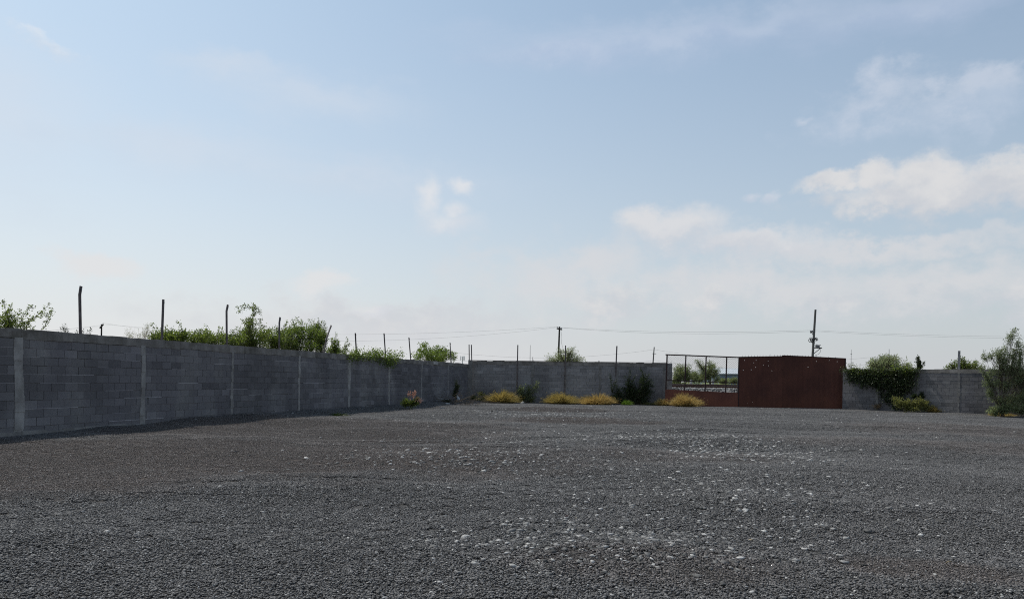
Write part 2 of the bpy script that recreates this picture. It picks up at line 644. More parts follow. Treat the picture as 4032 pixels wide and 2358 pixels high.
# one ground sheet: fine in the yard, coarse out to the horizon
xs = np.concatenate(([-4000, -1500, -600, -250, -120, -70, -45], np.arange(-34, 34.01, .24), [45, 70, 120, 250, 600, 1500, 4000]))
ys = np.concatenate(([-600, -200, -60, -20, -8, -2], np.arange(1, 16, .16), np.arange(16, 60, .28), [63, 68, 80, 110, 180, 320, 600, 1500, 6000]))
X, Y = np.meshgrid(xs, ys)
Z = terrain(X, Y)
V = np.stack((X.ravel(), Y.ravel(), Z.ravel() - .010 * ((Y.ravel() > 3) & (Y.ravel() < 52))), 1)
nx, ny = len(xs), len(ys)
i = (np.arange(ny - 1)[:, None] * nx + np.arange(nx - 1)[None, :]).ravel()
G = obj('ground', V, np.stack((i, i + 1, i + nx + 1, i + nx), 1), M['ground'], smooth=True)
G['kind'] = 'structure'

# ------------------------------------------------------------------ gravel
ico = bpy.data.meshes.new('ico')
import bmesh
bm = bmesh.new()
bmesh.ops.create_icosphere(bm, subdivisions=1, radius=1)
ICO_V = np.array([v.co[:] for v in bm.verts])
ICO_F = np.array([[v.index for v in f.verts] for f in bm.faces])
bm.free()
bm = bmesh.new()
bmesh.ops.create_icosphere(bm, subdivisions=2, radius=1)
ICO2_V = np.array([v.co[:] for v in bm.verts])
ICO2_F = np.array([[v.index for v in f.verts] for f in bm.faces])
bm.free()


def rot_rand(n, r=rng):
    q = r.normal(size=(n, 4))
    q /= np.linalg.norm(q, axis=1)[:, None]
    a, b, c, d = q.T
    return np.stack((np.stack((1 - 2 * (c * c + d * d), 2 * (b * c - a * d), 2 * (b * d + a * c)), 1),
                     np.stack((2 * (b * c + a * d), 1 - 2 * (b * b + d * d), 2 * (c * d - a * b)), 1),
                     np.stack((2 * (b * d - a * c), 2 * (c * d + a * b), 1 - 2 * (b * b + c * c)), 1)), 1)


def rocks(pos, rad, tint, flat=.62, base=(ICO_V, ICO_F), jit=.22, tilt=.5):
    n = len(pos)
    bv, bf = base
    nv = len(bv)
    sc3 = np.stack((rng.uniform(.85, 1.5, n), rng.uniform(.6, 1.0, n), rng.uniform(.75, 1.15, n) * flat), 1)
    v = bv[None] * (1 + rng.uniform(-jit, jit, (n, nv, 1))) * sc3[:, None]
    ang = rng.uniform(0, 6.283, n)
    tx, ty = rng.normal(0, tilt, n), rng.normal(0, tilt, n)
    ca, sa = np.cos(ang), np.sin(ang)
    Rz = np.zeros((n, 3, 3))
    Rz[:, 0, 0], Rz[:, 0, 1], Rz[:, 1, 0], Rz[:, 1, 1], Rz[:, 2, 2] = ca, -sa, sa, ca, 1
    Rx = np.zeros((n, 3, 3))
    Rx[:, 0, 0], Rx[:, 1, 1], Rx[:, 1, 2], Rx[:, 2, 1], Rx[:, 2, 2] = 1, np.cos(tx), -np.sin(tx), np.sin(tx), np.cos(tx)
    v = np.einsum('nij,nkj->nki', Rz @ Rx, v)
    v = v * np.asarray(rad)[:, None, None] + np.asarray(pos)[:, None]
    f = bf[None] + (np.arange(n) * nv)[:, None, None]
    return v.reshape(-1, 3), f.reshape(-1, 3), np.repeat(tint, len(bf))


src = bpy.data.collections.new('gravel_patches')      # sources only, not linked into the scene
for k in range(14):
    coarse = k < 9
    n = 1250 if coarse else 1000
    p = np.stack((rng.uniform(-.27, .27, n), rng.uniform(-.27, .27, n), rng.uniform(-.006, .006, n)), 1)
    r = (.0045 + .0078 * rng.random(n) ** 1.2) if coarse else rng.uniform(.0035, .009, n)
    t = np.exp(rng.normal(0, .45, n)) * .95
    t[rng.random(n) < (.006 if coarse else .004)] = 2.8
    t = np.where((t > 2.2) & (t < 2.75), 2.2, t)
    v, f, tt = rocks(p, r, t, .6, jit=.3, tilt=.7)
    me = mesh('gravel_patch', v, f, tt)
    me.materials.append(M['gravel'])
    src.objects.link(bpy.data.objects.new('gravel_patch_%d' % k, me))
pts, rots, idx, scl = [], [], [], []
for yy in np.arange(2.2, 51, .5):
    half = .72 * yy + 7.0
    for xx in np.arange(-math.ceil(half), half, .5):
        s = (xx - WA[0]) * WN[0] + (yy - WA[1]) * WN[1]
        if s < -.3 or xx > 32:
            continue
        z = tz(xx, yy)
        gx = (tz(xx + .25, yy) - tz(xx - .25, yy)) / .5
        gy = (tz(xx, yy + .25) - tz(xx, yy - .25)) / .5
        pts.append((xx, yy, z + .001))
        q = Vector((-gx, -gy, 1)).normalized().to_track_quat('Z', 'Y').to_matrix() @ Matrix.Rotation(rng.integers(4) * math.pi / 2, 3, 'Z')
        rots.append(q.to_euler()[:])
        d = float(dirt_np(np.array(xx), np.array(yy)))
        fine_ = d + rng.normal(0, .15) > .5
        idx.append(int(rng.integers(9, 14) if fine_ else rng.integers(0, 9)))
        scl.append(1.04)
me = bpy.data.meshes.new('gravel')
me.from_pydata(pts, [], [])
a = me.attributes.new('rot', 'FLOAT_VECTOR', 'POINT')
a.data.foreach_set('vector', np.array(rots, np.float32).ravel())
a = me.attributes.new('pick', 'INT', 'POINT')
a.data.foreach_set('value', np.array(idx, np.int32))
gv = bpy.data.objects.new('gravel', me)
COL.objects.link(gv)
gv['kind'] = 'stuff'
gv['label'] = 'dark grey crushed gravel covering the whole yard'
ng = bpy.data.node_groups.new('lay_gravel', 'GeometryNodeTree')
ng.interface.new_socket('Geometry', in_out='INPUT', socket_type='NodeSocketGeometry')
ng.interface.new_socket('Geometry', in_out='OUTPUT', socket_type='NodeSocketGeometry')
gi, go = ng.nodes.new('NodeGroupInput'), ng.nodes.new('NodeGroupOutput')
ci = ng.nodes.new('GeometryNodeCollectionInfo')
ci.inputs[0].default_value = src
ci.inputs['Separate Children'].default_value = True
ci.inputs['Reset Children'].default_value = True
ip = ng.nodes.new('GeometryNodeInstanceOnPoints')
ip.inputs['Pick Instance'].default_value = True
ip.inputs['Scale'].default_value = (1.04, 1.04, 1.04)
nr = ng.nodes.new('GeometryNodeInputNamedAttribute')
nr.data_type = 'FLOAT_VECTOR'
nr.inputs[0].default_value = 'rot'
npk = ng.nodes.new('GeometryNodeInputNamedAttribute')
npk.data_type = 'INT'
npk.inputs[0].default_value = 'pick'
L = ng.links.new
L(gi.outputs[0], ip.inputs['Points'])
L(ci.outputs[0], ip.inputs['Instance'])
L(npk.outputs[0], ip.inputs['Instance Index'])
L(nr.outputs[0], ip.inputs['Rotation'])
L(ip.outputs[0], go.inputs[0])
gm = gv.modifiers.new('lay', 'NODES')
gm.node_group = ng

# ------------------------------------------------------------------ loose stones
HERO = [  # photo x, y, width px, tone, flat, label
    (2073, 2063, 26, .30, .95, 'large rounded grey stone, the tallest of the foreground stones'),
    (2012, 2092, 30, .20, .8, 'angular dark grey stone in front of the tallest rounded grey stone'),
    (2013, 2068, 30, .40, .35, 'flat pale slab stone left of the tallest rounded grey stone'),
    (1728, 2293, 26, .55, .6, 'white stone lying alone nearest the bottom edge'),
    (1870, 2217, 32, .40, .5, 'long grey stone pointing at a small group of dark stones'),
    (1905, 2204, 18, .35, .9, 'small upright grey stone behind the black stone of a small group'),
    (1926, 2213, 24, .05, .7, 'black stone in the small group beside a long grey stone'),
    (1938, 2205, 14, .5, .7, 'small white pebble touching the black stone of a small group'),
    (1968, 2196, 20, .36, .6, 'pale stone leaning at the right end of a small stone group'),
    (1708, 2200, 20, .52, .5, 'white flat stone, the front one of a pair left of centre'),
    (1732, 2184, 16, .52, .5, 'white flat stone, the rear one of a pair left of centre'),
    (1520, 2027, 14, .55, .6, 'small white stone furthest left in the mid foreground'),
    (1540, 2047, 20, .45, .3, 'thin pale stone beside the furthest left white stone'),
    (1697, 1975, 24, .5, .35, 'long thin white stone lying alone left of the centre'),
    (1790, 2093, 18, .5, .45, 'white stone left of the angular dark stone'),
    (2008, 2146, 17, .6, .5, 'bright white pebble just below the rounded grey stone'),
    (1890, 2142, 18, .6, .45, 'bright white pebble left of the one below the rounded stone'),
    (2083, 2141, 16, .58, .45, 'bright white pebble right of the one below the rounded stone'),
    (2124, 2206, 24, .48, .45, 'white flat stone, left one of a level pair in the foreground'),
    (2178, 2206, 28, .42, .5, 'grey white ridged stone, right one of a level pair in the foreground'),
    (2334, 2190, 36, .38, .45, 'broad pale slab stone in the foreground stone spill'),
    (2448, 2203, 20, .62, .8, 'bright white rounded stone in the foreground stone spill'),
    (2500, 2162, 30, .42, .45, 'slanting long pale stone at the right of the stone spill'),
    (2540, 2143, 18, .58, .6, 'white chunk above the slanting long pale stone'),
    (2397, 2238, 24, .05, .7, 'black stone in front of the foreground stone spill'),
    (2447, 2253, 22, .05, .6, 'black stone furthest front right of the stone spill'),
    (2230, 2110, 24, .04, .9, 'black jagged stone right of the rounded grey stone'),
    (2295, 2068, 28, .18, .7, 'grey wedge stone with a shaded front right of the rounded stone'),
    (2283, 1985, 22, .32, .5, 'grey stone behind the dark red fragment'),
    (2305, 2002, 22, .5, .35, 'thin white stone behind the dark red fragment'),
    (2918, 2199, 32, .52, .55, 'broad white stone lying alone right of the stone spill'),
    (3064, 2209, 20, .5, .6, 'white stone to the right of a broad white stone'),
    (3500, 2280, 26, .55, .4, 'white oval stone lying alone at the lower right'),
    (3120, 2121, 20, .55, .4, 'thin white stone with a dark stone against its left side'),
    (3198, 2149, 20, .5, .6, 'white stone right of the thin white stone'),
    (2851, 2143, 30, .10, .7, 'dark stone with a white top left of the tan stone'),
    (2970, 2065, 14, .58, .6, 'small bright white stone above the tan stone'),
    (3696, 2110, 16, .5, .55, 'white stone furthest right in the foreground'),
    (3633, 2078, 18, .45, .45, 'pale stone behind the furthest right white stone'),
    (2930, 2010, 36, .4, .25, 'long thin grey sliver of stone lying aslant'),
    (2896, 1966, 22, .34, .8, 'upright grey stone behind the long thin sliver'),
    (3149, 1804, 26, .30, .4, 'flat greenish grey stone on the smooth gravel at right'),
    (3571, 1781, 14, .55, .4, 'white stone lying alone on the smooth gravel far right'),
    (3022, 1876, 30, .42, .25, 'long flat pale stone at the edge of the pale stone spread'),
    (3281, 2132, 22, .5, .3, 'thin white stone right of the dark cluster'),
    (3268, 2197, 14, .5, .5, 'small white stone in front of the dark cluster'),
    (3369, 2326, 16, .5, .4, 'small white stone nearest the bottom right'),
    (3712, 2333, 40, .07, .8, 'dark lump of stone at the bottom right corner'),
]


def stone_obj(p, r, tone, flat, label, mat='stone', group=None, big=False, name='stone'):
    flat *= .8
    v, f, t = rocks(np.zeros((1, 3)), np.array([r]), np.array([tone * .92]), flat, (ICO2_V, ICO2_F) if big else (ICO_V, ICO_F), .2 if big else .36, .3)
    mb = v + np.asarray(p) + (0, 0, r * flat * .3)
    o = obj(name, mb, f, M[mat], tint=t, origin=np.asarray(p))
    return setp(o, label, 'stone', group)


HERO_XY = []
for px, py, wpx, tone, flat, lab in HERO:
    p = gxy(px, py)
    HERO_XY.append(p[:2])
    stone_obj(p, max(.02, wpx / 2 / F * p[1] * 1.0), tone, flat, lab)
p = gxy(2954, 2127)
stone_obj(p, .024, 1, .9, 'tan brown stone standing between white and dark stones', 'tan_stone')
p = gxy(2232, 2033)
stone_obj(p, .036, 1, .4, 'dark red flat fragment among pale stones', 'red_stone')
p = gxy(2268, 2040)
stone_obj(p, .024, 1.2, .5, 'cream coloured stone right of the dark red fragment', 'tan_stone')
p = gxy(3736, 2218)
mb = MB()
mb.tube([p + (-.03, -.01, .012), p + (0, 0, .022), p + (.035, .012, .014)], [.003, .004, .002], 5)
setp(mb.build('dry_twig', M['dry_stem'], origin=p), 'short tan dry twig lying on brown gravel at lower right', 'twig')

ZONES = [  # centre px, rx m, ry m, angle, count, radius range, share pale
    (1840, 1805, 2.6, 1.5, .3, 330, (.014, .042), .75), (2860, 1755, 2.1, 2.6, .0, 620, (.016, .05), .7),
    (2420, 1725, 4.2, 1.6, .45, 480, (.015, .045), .55), (2280, 2130, 1.6, .9, .2, 330, (.012, .032), .45),
    (2200, 1632, 4.5, 3.2, 0, 420, (.02, .06), .7), (2900, 1900, 1.8, 2.2, .2, 260, (.014, .04), .6),
    (3223, 2066, .35, .25, 0, 26, (.012, .03), .5), (1900, 2190, 1.2, .9, 0, 60, (.011, .024), .5),
    (2250, 1800, 5.5, 5, 0, 420, (.012, .035), .5), (2600, 1950, 3.0, 2.6, 0, 260, (.012, .03), .5),
    (3100, 1650, 9, 6, 0, 420, (.018, .045), .45), (2300, 2000, 5, 2.8, 0, 200, (.01, .024), .55),
    (1950, 1690, 5, 3, 0, 160, (.015, .04), .45), (1200, 1950, 6, 4, 0, 90, (.011, .022), .5),
    (2520, 2140, 1.1, .7, .3, 200, (.013, .034), .45), (2750, 1960, 1.6, 1.6, .2, 260, (.013, .036), .5), (2800, 2080, 1.2, .9, 0, 60, (.012, .03), .5),
    (2700, 1605, 9, 4, 0, 260, (.02, .05), .6), (1500, 1640, 6, 5, 0, 90, (.02, .045), .5)]
SP, SR, STn, SF = [], [], [], []
for px, py, rx, ry, an, n, (r0, r1), pale in ZONES:
    n = int(n * 2.6)
    ry *= 1.55
    r0, r1 = r0 * 1.1, r1 * 1.12
    c = gnd(px, py)
    ca, sa = math.cos(an), math.sin(an)
    q = rng.normal(0, .5, (n, 2)) * (rx, ry)
    x = c[0] + q[:, 0] * ca - q[:, 1] * sa
    y = c[1] + q[:, 0] * sa + q[:, 1] * ca
    r = r0 + (r1 - r0) * rng.random(n) ** 2.2
    isp = rng.random(n) < pale
    t = np.where(isp, .15 + .37 * rng.random(n) ** 1.8, rng.uniform(.035, .13, n))
    ok = (y > 4.5) & (y < 48) & ((x - WA[0]) * WN[0] + (y - WA[1]) * WN[1] > .5)
    SP.append(np.stack((x, y), 1)[ok])
    SR.append(r[ok])
    STn.append(t[ok])
n = 420            # mortar crumbs and stones fallen along the foot of the left wall
_a, _o = rng.uniform(11, 46, n), np.abs(rng.normal(0, .4, n)) + .06
SP.append(WA - WD * 12.0 + np.outer(_a, WD) + np.outer(_o, WN))
SR.append(.012 + .035 * rng.random(n) ** 3)
STn.append(.06 + .2 * rng.random(n) ** 2)
SP, SR, STn = np.concatenate(SP), np.concatenate(SR), np.concatenate(STn)
zz = terrain(SP[:, 0], SP[:, 1])
app = SR / SP[:, 1]
order = np.argsort(-app)
NB = 240
for k in order[:NB]:
    pale = STn[k] > .135
    stone_obj((SP[k, 0], SP[k, 1], zz[k]), SR[k], STn[k], rng.uniform(.4, .7),
              'small pale grey loose stone lying on the dark gravel' if pale else 'small dark grey loose stone lying on the dark gravel',
              group='small pale loose stones on the gravel' if pale else 'small dark loose stones on the gravel', big=False)
rest = order[NB:]
v, f, t = rocks(np.stack((SP[rest, 0], SP[rest, 1], zz[rest] + SR[rest] * .08), 1), SR[rest], STn[rest], .42, jit=.28, tilt=.35)
o = obj('scattered_stones', v, f, M['stone'], tint=t)
setp(o, 'many small pale stones scattered over the dark gravel', None, None, 'stuff')

# ------------------------------------------------------------------ block walls


class Line:
    def __init__(s, A, B):
        s.A, s.B = np.array(A, float), np.array(B, float)
        s.L = np.linalg.norm(s.B - s.A)
        s.d = (s.B - s.A) / s.L
        n = np.array((s.d[1], -s.d[0]))
        s.n = n if n @ (-s.A + np.array((0, 12.))) > 0 else -n     # faces the yard

    def fr(s, a, t, z):
        p = s.A + s.d * a + s.n * t
        return (p[0], p[1], z)

    def hit(s, px, py, t=0.0):
        """where the pixel's ray meets the wall plane (t metres in front of it) -> distance along, height"""
        r = ray(px, py)
        A = s.A + s.n * t
        den = s.n[0] * r[0] + s.n[1]
        Yv = (A @ s.n) / den
        P = np.array((r[0] * Yv, Yv))
        return (P - s.A) @ s.d, CH + r[1] * Yv


LW_REF = [None]


def block_wall(name, label, ln, H, pill, mat, base=-.25, broken=(), beam_h=.24, lip=0, thick=.15, pw=.14, footing=None, smear=.10, ptone=1.12):
    org = ln.fr(0, 0, 0)
    root = empty(name, org, label, 'wall')
    core = MB()
    core.box((0, -thick + .03, base), (ln.L, -.03, H - .06), 1, ln.fr)
    core.build('mortar_core', M['mortar'], root)
    mb = MB()
    ch = .205
    nrow = int((H - beam_h - base) / ch)
    z0 = H - beam_h - nrow * ch
    for r in range(nrow):
        za, zb = z0 + r * ch, z0 + (r + 1) * ch
        off = (.2 if r % 2 else 0) + random.uniform(-.03, .03)
        a = -off
        rowt = random.uniform(.93, 1.06)
        ju = random.choice((0, 0, 0, .002, .003))
        while a < ln.L:
            b = a + .405
            lo, hi = max(a, 0), min(b, ln.L)
            if hi - lo > .05:
                tt = rowt * random.gauss(1, .062)
                q = random.random()
                if q < .055:
                    tt *= 1.2
                elif q < .10:
                    tt *= .82
                t0 = random.uniform(-.004, .003) + ju
                g = .006
                gl, gr = g + random.choice((0, 0, 0, .003)), g
                for pa in pill:                       # missing mortar beside a pillar
                    if 0 < pa - hi < .2 and random.random() < .12:
                        gr = .07
                    if 0 < lo - pa < .2 and random.random() < .12:
                        gl = .07
                mb.box((lo + gl, -.028, za + g), (hi - gr, t0, zb - g), tt, ln.fr)
                mb.box((lo + gl, -thick, za + g), (hi - gr, -thick + .029, zb - g), tt, ln.fr)
                if random.random() > .5:             # filled upright joint, else left open and dark
                    mb.box((hi - gr - .001, -.03, za + g), (hi + g + .001, -.006, zb - g), tt * random.uniform(.75, 1.1), ln.fr)
            a = b
        # bed joint, some stretches smeared with pale mortar
        a = 0
        while a < ln.L:
            b = min(ln.L, a + random.uniform(.3, 1.6))
            q = random.random()
            if q < smear:
                mb.box((a, -.03, zb - .006), (b, .004, zb + .006), random.uniform(1.5, 2.5), ln.fr)
            elif q < .86:
                mb.box((a, -.03, zb - g), (b, -.007, zb + g), random.uniform(.75, 1.15), ln.fr)
            a = b
    mb.build('block_courses', M[mat], root)
    # bond beam in rough stretches
    mb = MB()
    a = -.0
    while a < ln.L:
        b = min(ln.L, a + random.uniform(.25, .55))
        drop = random.uniform(0, .022)
        low = random.uniform(-.015, .02)
        for s0, s1 in broken:
            if s0 < a < s1:
                drop = random.uniform(0, .045)
                low = random.uniform(-.04, .05)
        mb.box((a, -thick - .012, H - beam_h + low), (b, .012 + random.uniform(-.004, .006), H - drop), random.gauss(.95, .07), ln.fr)
        a = b
    if lip:
        mb.box((-.05, -thick - .03, H + .001), (ln.L, .045, H + lip), .6, ln.fr)
    mb.build('bond_beam', M['beam_concrete'], root)
    for pa in pill:
        mb = MB()
        z = base
        pw_ = pw * random.uniform(.9, 1.25) * (1.35 if ln is LW_REF[0] and pa < 14 else 1)
        wl, wr = pw_ / 2, pw_ / 2
        tt = ptone * random.uniform(.9, 1.1)
        while z < H - beam_h + .02:
            z1 = min(z + random.uniform(.1, .24), H - beam_h + .03)
            wl = min(max(wl + random.uniform(-.022, .022), pw_ * .33), pw_ * .72)
            wr = min(max(wr + random.uniform(-.022, .022), pw_ * .33), pw_ * .72)
            mb.box((pa - wl, -thick + .035, z), (pa + wr, .012 + random.uniform(-.006, .008), z1), tt * random.gauss(1, .05), ln.fr)
            z = z1
        mb.build('pillar', M['concrete'], root)
    if footing:
        mb = MB()
        a = footing[0]
        while a < footing[1]:
            b = min(a + random.uniform(.3, .8), footing[1])
            mb.box((a, -.05, base), (b, .03 + random.uniform(-.01, .012), footing[2] + random.uniform(-.03, .03)), random.gauss(.9, .06), ln.fr)
            a = b
        mb.build('footing', M['concrete'], root)
    return root


LA = WA - WD * 12.0
LW = Line(LA, WC)
LW_REF[0] = LW
PILL_PX = [(75, 1500), (562, 1500), (915, 1500), (1178, 1500), (1375, 1500), (1532, 1500), (1660, 1500), (1764, 1500)]
PL = [LW.hit(*p)[0] for p in PILL_PX]
PL = [PL[0] - 8.3, PL[0] - 4.15] + PL
block_wall('block_wall', 'long grey concrete block wall along the left with bent steel posts on top', LW, 2.5, PL, 'block',
           broken=((31, 48),), footing=(8, PL[3] + .1, .10), smear=.19)
BA = WC + WD * .25 + np.array((.02, .0))
BB = at(2622, 1500, 49.6)[:2]
BW = Line(BA, BB)
PB = [BW.hit(x, 1480)[0] for x in (2037, 2097, 2226, 2362, 2430)] + [BW.L - .1]
block_wall('block_wall', 'grey block wall across the back between the left corner and the gate', BW, 2.72, PB, 'block_back', lip=.03, pw=.13, smear=.06, ptone=.78)
RA = at(3318, 1500, 46.9)[:2]
RB0 = at(4032, 1500, 40.3)[:2]
RB = RA + (RB0 - RA) * 2.2
RW = Line(RA, RB)
PR = [RW.hit(x, 1500)[0] for x in (3455, 3615, 3775, 4016)] + [RW.L - 4, RW.L - .5]
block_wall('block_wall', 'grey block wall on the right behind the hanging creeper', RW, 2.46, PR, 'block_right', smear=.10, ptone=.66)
# corner pier where the left and back walls meet
cp = at(1853, 1500, 50.05)
mb = MB()
mb.box((-.16, -.12, -.2), (.10, .16, 2.74), .8, lambda x, y, z: (cp[0] + x, cp[1] - .1 + y, z))
setp(mb.build('corner_pier', M['concrete'], origin=(cp[0], cp[1], 0)), 'concrete corner pier where the left and back walls meet', 'pier')
# end pier of the back wall beside the gate, seen through the mesh
ep = at(2634, 1500, 50.3)
mb = MB()
z = 0
while z < 2.70:
    z1 = min(z + random.uniform(.15, .3), 2.72)
    mb.box((-.17 + random.uniform(-.01, .01), -.2, z), (.17 + random.uniform(-.015, .015), .1, z1), random.gauss(1, .06), lambda x, y, z: (ep[0] + x, ep[1] + y, z))
    z = z1
pier = empty('end_pier', (ep[0], ep[1], 0), 'concrete end pier of the back wall seen through the mesh beside the gate', 'pier')
mb.build('shaft', M['concrete'], pier)
for dx in (-.08, .06, .12):
    r_ = MB()
    r_.tube([(ep[0] + dx, ep[1], 2.6), (ep[0] + dx + .01, ep[1], 2.72 + random.uniform(.06, .16))], .009, 5)
    r_.build('reinforcing_bar', M['black_metal'], pier)

# loose block face plate on the left wall near the corner
a0, z0 = LW.hit(1713, 1428)
mb = MB()
mb.box((a0 - .33, .014, z0 - .09), (a0 + .36, .05, z0 + .08), 1.5, LW.fr)
o = mb.build('loose_slab', M['concrete'], origin=LW.fr(a0, .03, z0))
setp(o, 'pale concrete slab stuck on the top of the left wall below a green bush', 'slab')

# ------------------------------------------------------------------ fence posts


def post(ln, pts, w, label, t=-.07, mat='post_steel', flat=.6, notch=False, group='steel fence posts along the wall tops'):
    P = [Vector(ln.fr(*(lambda h: (h[0], t, h[1]))(ln.hit(x, y, t)))) for x, y in pts]
    mb = MB()
    for k in range(len(P) - 1):
        ext = (P[k + 1] - P[k]).normalized() * (w * .12 if k < len(P) - 2 else 0)
        mb.beam(P[k], P[k + 1] + ext, w, w * flat, up=(ln.n[0], ln.n[1], 0))
    base = P[0]
    root = empty('fence_post', tuple(base), label, 'fence post', group)
    mb.build('shaft', M[mat], root)
    cp_ = MB()      # drilled ear near the top where wire was tied
    d = (P[-1] - P[-2]).normalized()
    q = P[-1] - d * .07 + Vector((ln.n[0], ln.n[1], 0)) * (w * .5)
    cp_.beam(q, q - d * .05, w * .35, w * .3, up=(ln.n[0], ln.n[1], 0))
    cp_.build('wire_clip', M['grey_metal'], root)
    return root


post(LW, [(317, 1335), (314, 1160), (319, 1127)], .062, 'fence post nearest the camera on the left wall, tall with a bent tip')
post(LW, [(637, 1350), (643, 1179)], .062, 'straight fence post rising from the left end of the green bush row')
post(LW, [(893, 1372), (892, 1225), (897, 1200)], .062, 'fence post with slightly bent tip left of the tallest bush shoot')
post(LW, [(1099, 1390), (1100, 1270), (1103, 1249)], .062, 'fence post with a crooked tip standing in the dense green bush')
post(LW, [(1272, 1400), (1288, 1325), (1304, 1281)], .062, 'fence post leaning strongly to the right at the edge of the bush')
post(LW, [(1404, 1405), (1399, 1311)], .062, 'fence post just right of the leaning post')
post(LW, [(1519, 1412), (1512, 1312)], .062, 'fence post standing above the hanging wall creeper')
post(LW, [(1618, 1424), (1610, 1328)], .062, 'fence post left of the last green bush before the corner')
post(LW, [(1777, 1440), (1772, 1348)], .062, 'fence post at the right side of the last green bush before the corner')
post(BW, [(1848, 1440), (1847, 1356)], .062, 'left one of the twin posts at the wall corner')
post(BW, [(1858, 1440), (1856, 1357)], .062, 'right one of the twin posts at the wall corner')
post(BW, [(2034, 1600), (2039, 1358)], .07, 'post on the back wall left of the utility pole, running down the wall face', t=.03)
post(BW, [(2222, 1600), (2227, 1360)], .07, 'post on the back wall in front of the round mesquite tree', t=.03)
post(BW, [(2424, 1480), (2429, 1362)], .08, 'post on the back wall above the big dark bush', t=.03)
post(RW, [(3775, 1475), (3777, 1381)], .11, 'wide grey post on the right wall in front of a dark bush', mat='grey_metal')
post(RW, [(4014, 1480), (4016, 1384)], .10, 'post at the far right half hidden by the feathery tree', mat='grey_metal')
for px, py, lab in ((2097, 1405, 'short rusty rod stub on the back wall near the white mast'), (2357, 1419, 'short rod stub on the back wall left of the post above the dark bush')):
    a0, z0 = BW.hit(px, py)
    mb = MB()
    mb.tube([BW.fr(a0, -.07, 2.6), BW.fr(a0 + .01, -.07, z0)], .014, 6)
    mb.tube([BW.fr(a0 + .05, -.05, 2.6), BW.fr(a0 + .06, -.05, 2.82)], .010, 6)
    setp(mb.build('rod_stub', M['post_steel'], origin=BW.fr(a0, -.07, 2.7)), lab, 'rod')

# ------------------------------------------------------------------ gates
GA, GB, GC = at(2620, 1560, 48.75), at(2909, 1560, 48.35), at(3325, 1560, 47.55)
GL = Line(GA[:2], GB[:2])
SL = Line(GB[:2], GC[:2])


def gz(ln, px, py):
    return ln.hit(px, py)[1]


root = empty('mesh_gate', (GA[0], GA[1], 0), 'red gate with chain link top and low sheet panel left of the solid gate', 'gate')
fr = MB()
zt0, zt1 = gz(GL, 2626, 1396), gz(GL, 2909, 1407)
zm0, zm1 = gz(GL, 2622, 1496), gz(GL, 2909, 1509)
zp0, zp1 = gz(GL, 2620, 1532), gz(GL, 2909, 1546)


def lz(a, z0, z1):
    return z0 + (z1 - z0) * a / GL.L


P = lambda a, z, t=0.0: GL.fr(a, t, z)
fr.beam(P(-.03, zt0), P(GL.L, zt1), .06, .075)
fr.build('top_rail', M['frame_paint'], root)
fr = MB()
fr.beam(P(.03, zm0), P(GL.L, zm1), .05, .06)
fr.build('middle_rail', M['frame_paint'], root)
for px, wd in ((2623, .085), (2697, .075), (2777, .075), (2858, .075), (2906, .06)):
    a0 = GL.hit(px, 1480)[0]
    u = MB()
    u.beam(P(a0, lz(a0, zp0, zp1) - .02, -.001), P(a0 + .04, lz(a0, zt0, zt1) - .025, -.001), wd, .05, up=(GL.n[0], GL.n[1], 0))
    u.build('upright', M['frame_paint'], root)
# chain link
cl = MB()
pit = .105
a = -3.0
zb_ = zm0 - .02


def clip_diag(a0, sgn):
    pts_ = []
    for k in range(0, 40):
        z = 1.3 + k * .06
        aa = a0 + sgn * (z - 1.3) * .9
        lo, hi = lz(aa, zm0, zm1), lz(aa, zt0, zt1)
        if .04 < aa < GL.L - .02 and lo < z < hi:
            pts_.append((aa, z))
    return pts_


for sgn in (1, -1):
    a = -2.5
    while a < GL.L + 2.5:
        q = clip_diag(a, sgn)
        if len(q) > 1:
            cl.tube([GL.fr(q[0][0], -.012 * sgn, q[0][1]), GL.fr(q[-1][0], -.012 * sgn, q[-1][1])], .0048, 4, 1, False)
        a += pit
cl.build('chain_link', M['black_metal'], root)


def sheet(ln, a0, a1, zlo, ztop, name, parent, holes=(), cell=.05, wav=.012, tint=1.0, off=0.0):
    """sheet of real metal: slightly wavy, small rusted-through holes really open"""
    nx_, nz_ = max(2, int((a1 - a0) / cell)), max(20, int(3.2 / cell))
    aa = np.linspace(a0, a1, nx_ + 1)
    V, idm = [], {}
    for i_, a_ in enumerate(aa):
        top = ztop(a_)
        for j in range(nz_ + 1):
            z_ = zlo + (top - zlo) * j / nz_
            t_ = off + wav * math.sin(a_ * 2.1 + 1.3 * math.sin(z_ * .9)) * .6 + .006 * math.sin(a_ * 2 * math.pi / .31) + .003 * math.sin(a_ * 9 + z_ * 2)
            idm[i_, j] = len(V)
            V.append(ln.fr(a_, t_, z_))
    skip = set()
    for hx, hz, big in holes:
        big = 1
        i_ = int((hx - a0) / (a1 - a0) * nx_)
        for di in range(big):
            j = int((hz - zlo) / (ztop(hx) - zlo) * nz_)
            skip.add((i_ + di, j))
    Fs = [(idm[i_, j], idm[i_ + 1, j], idm[i_ + 1, j + 1], idm[i_, j + 1]) for i_ in range(nx_) for j in range(nz_) if (i_, j) not in skip]
    o = obj(name, np.array(V), Fs, M['rust_paint'], parent, [tint] * len(Fs))
    md = o.modifiers.new('thick', 'SOLIDIFY')
    md.thickness = .004
    return o


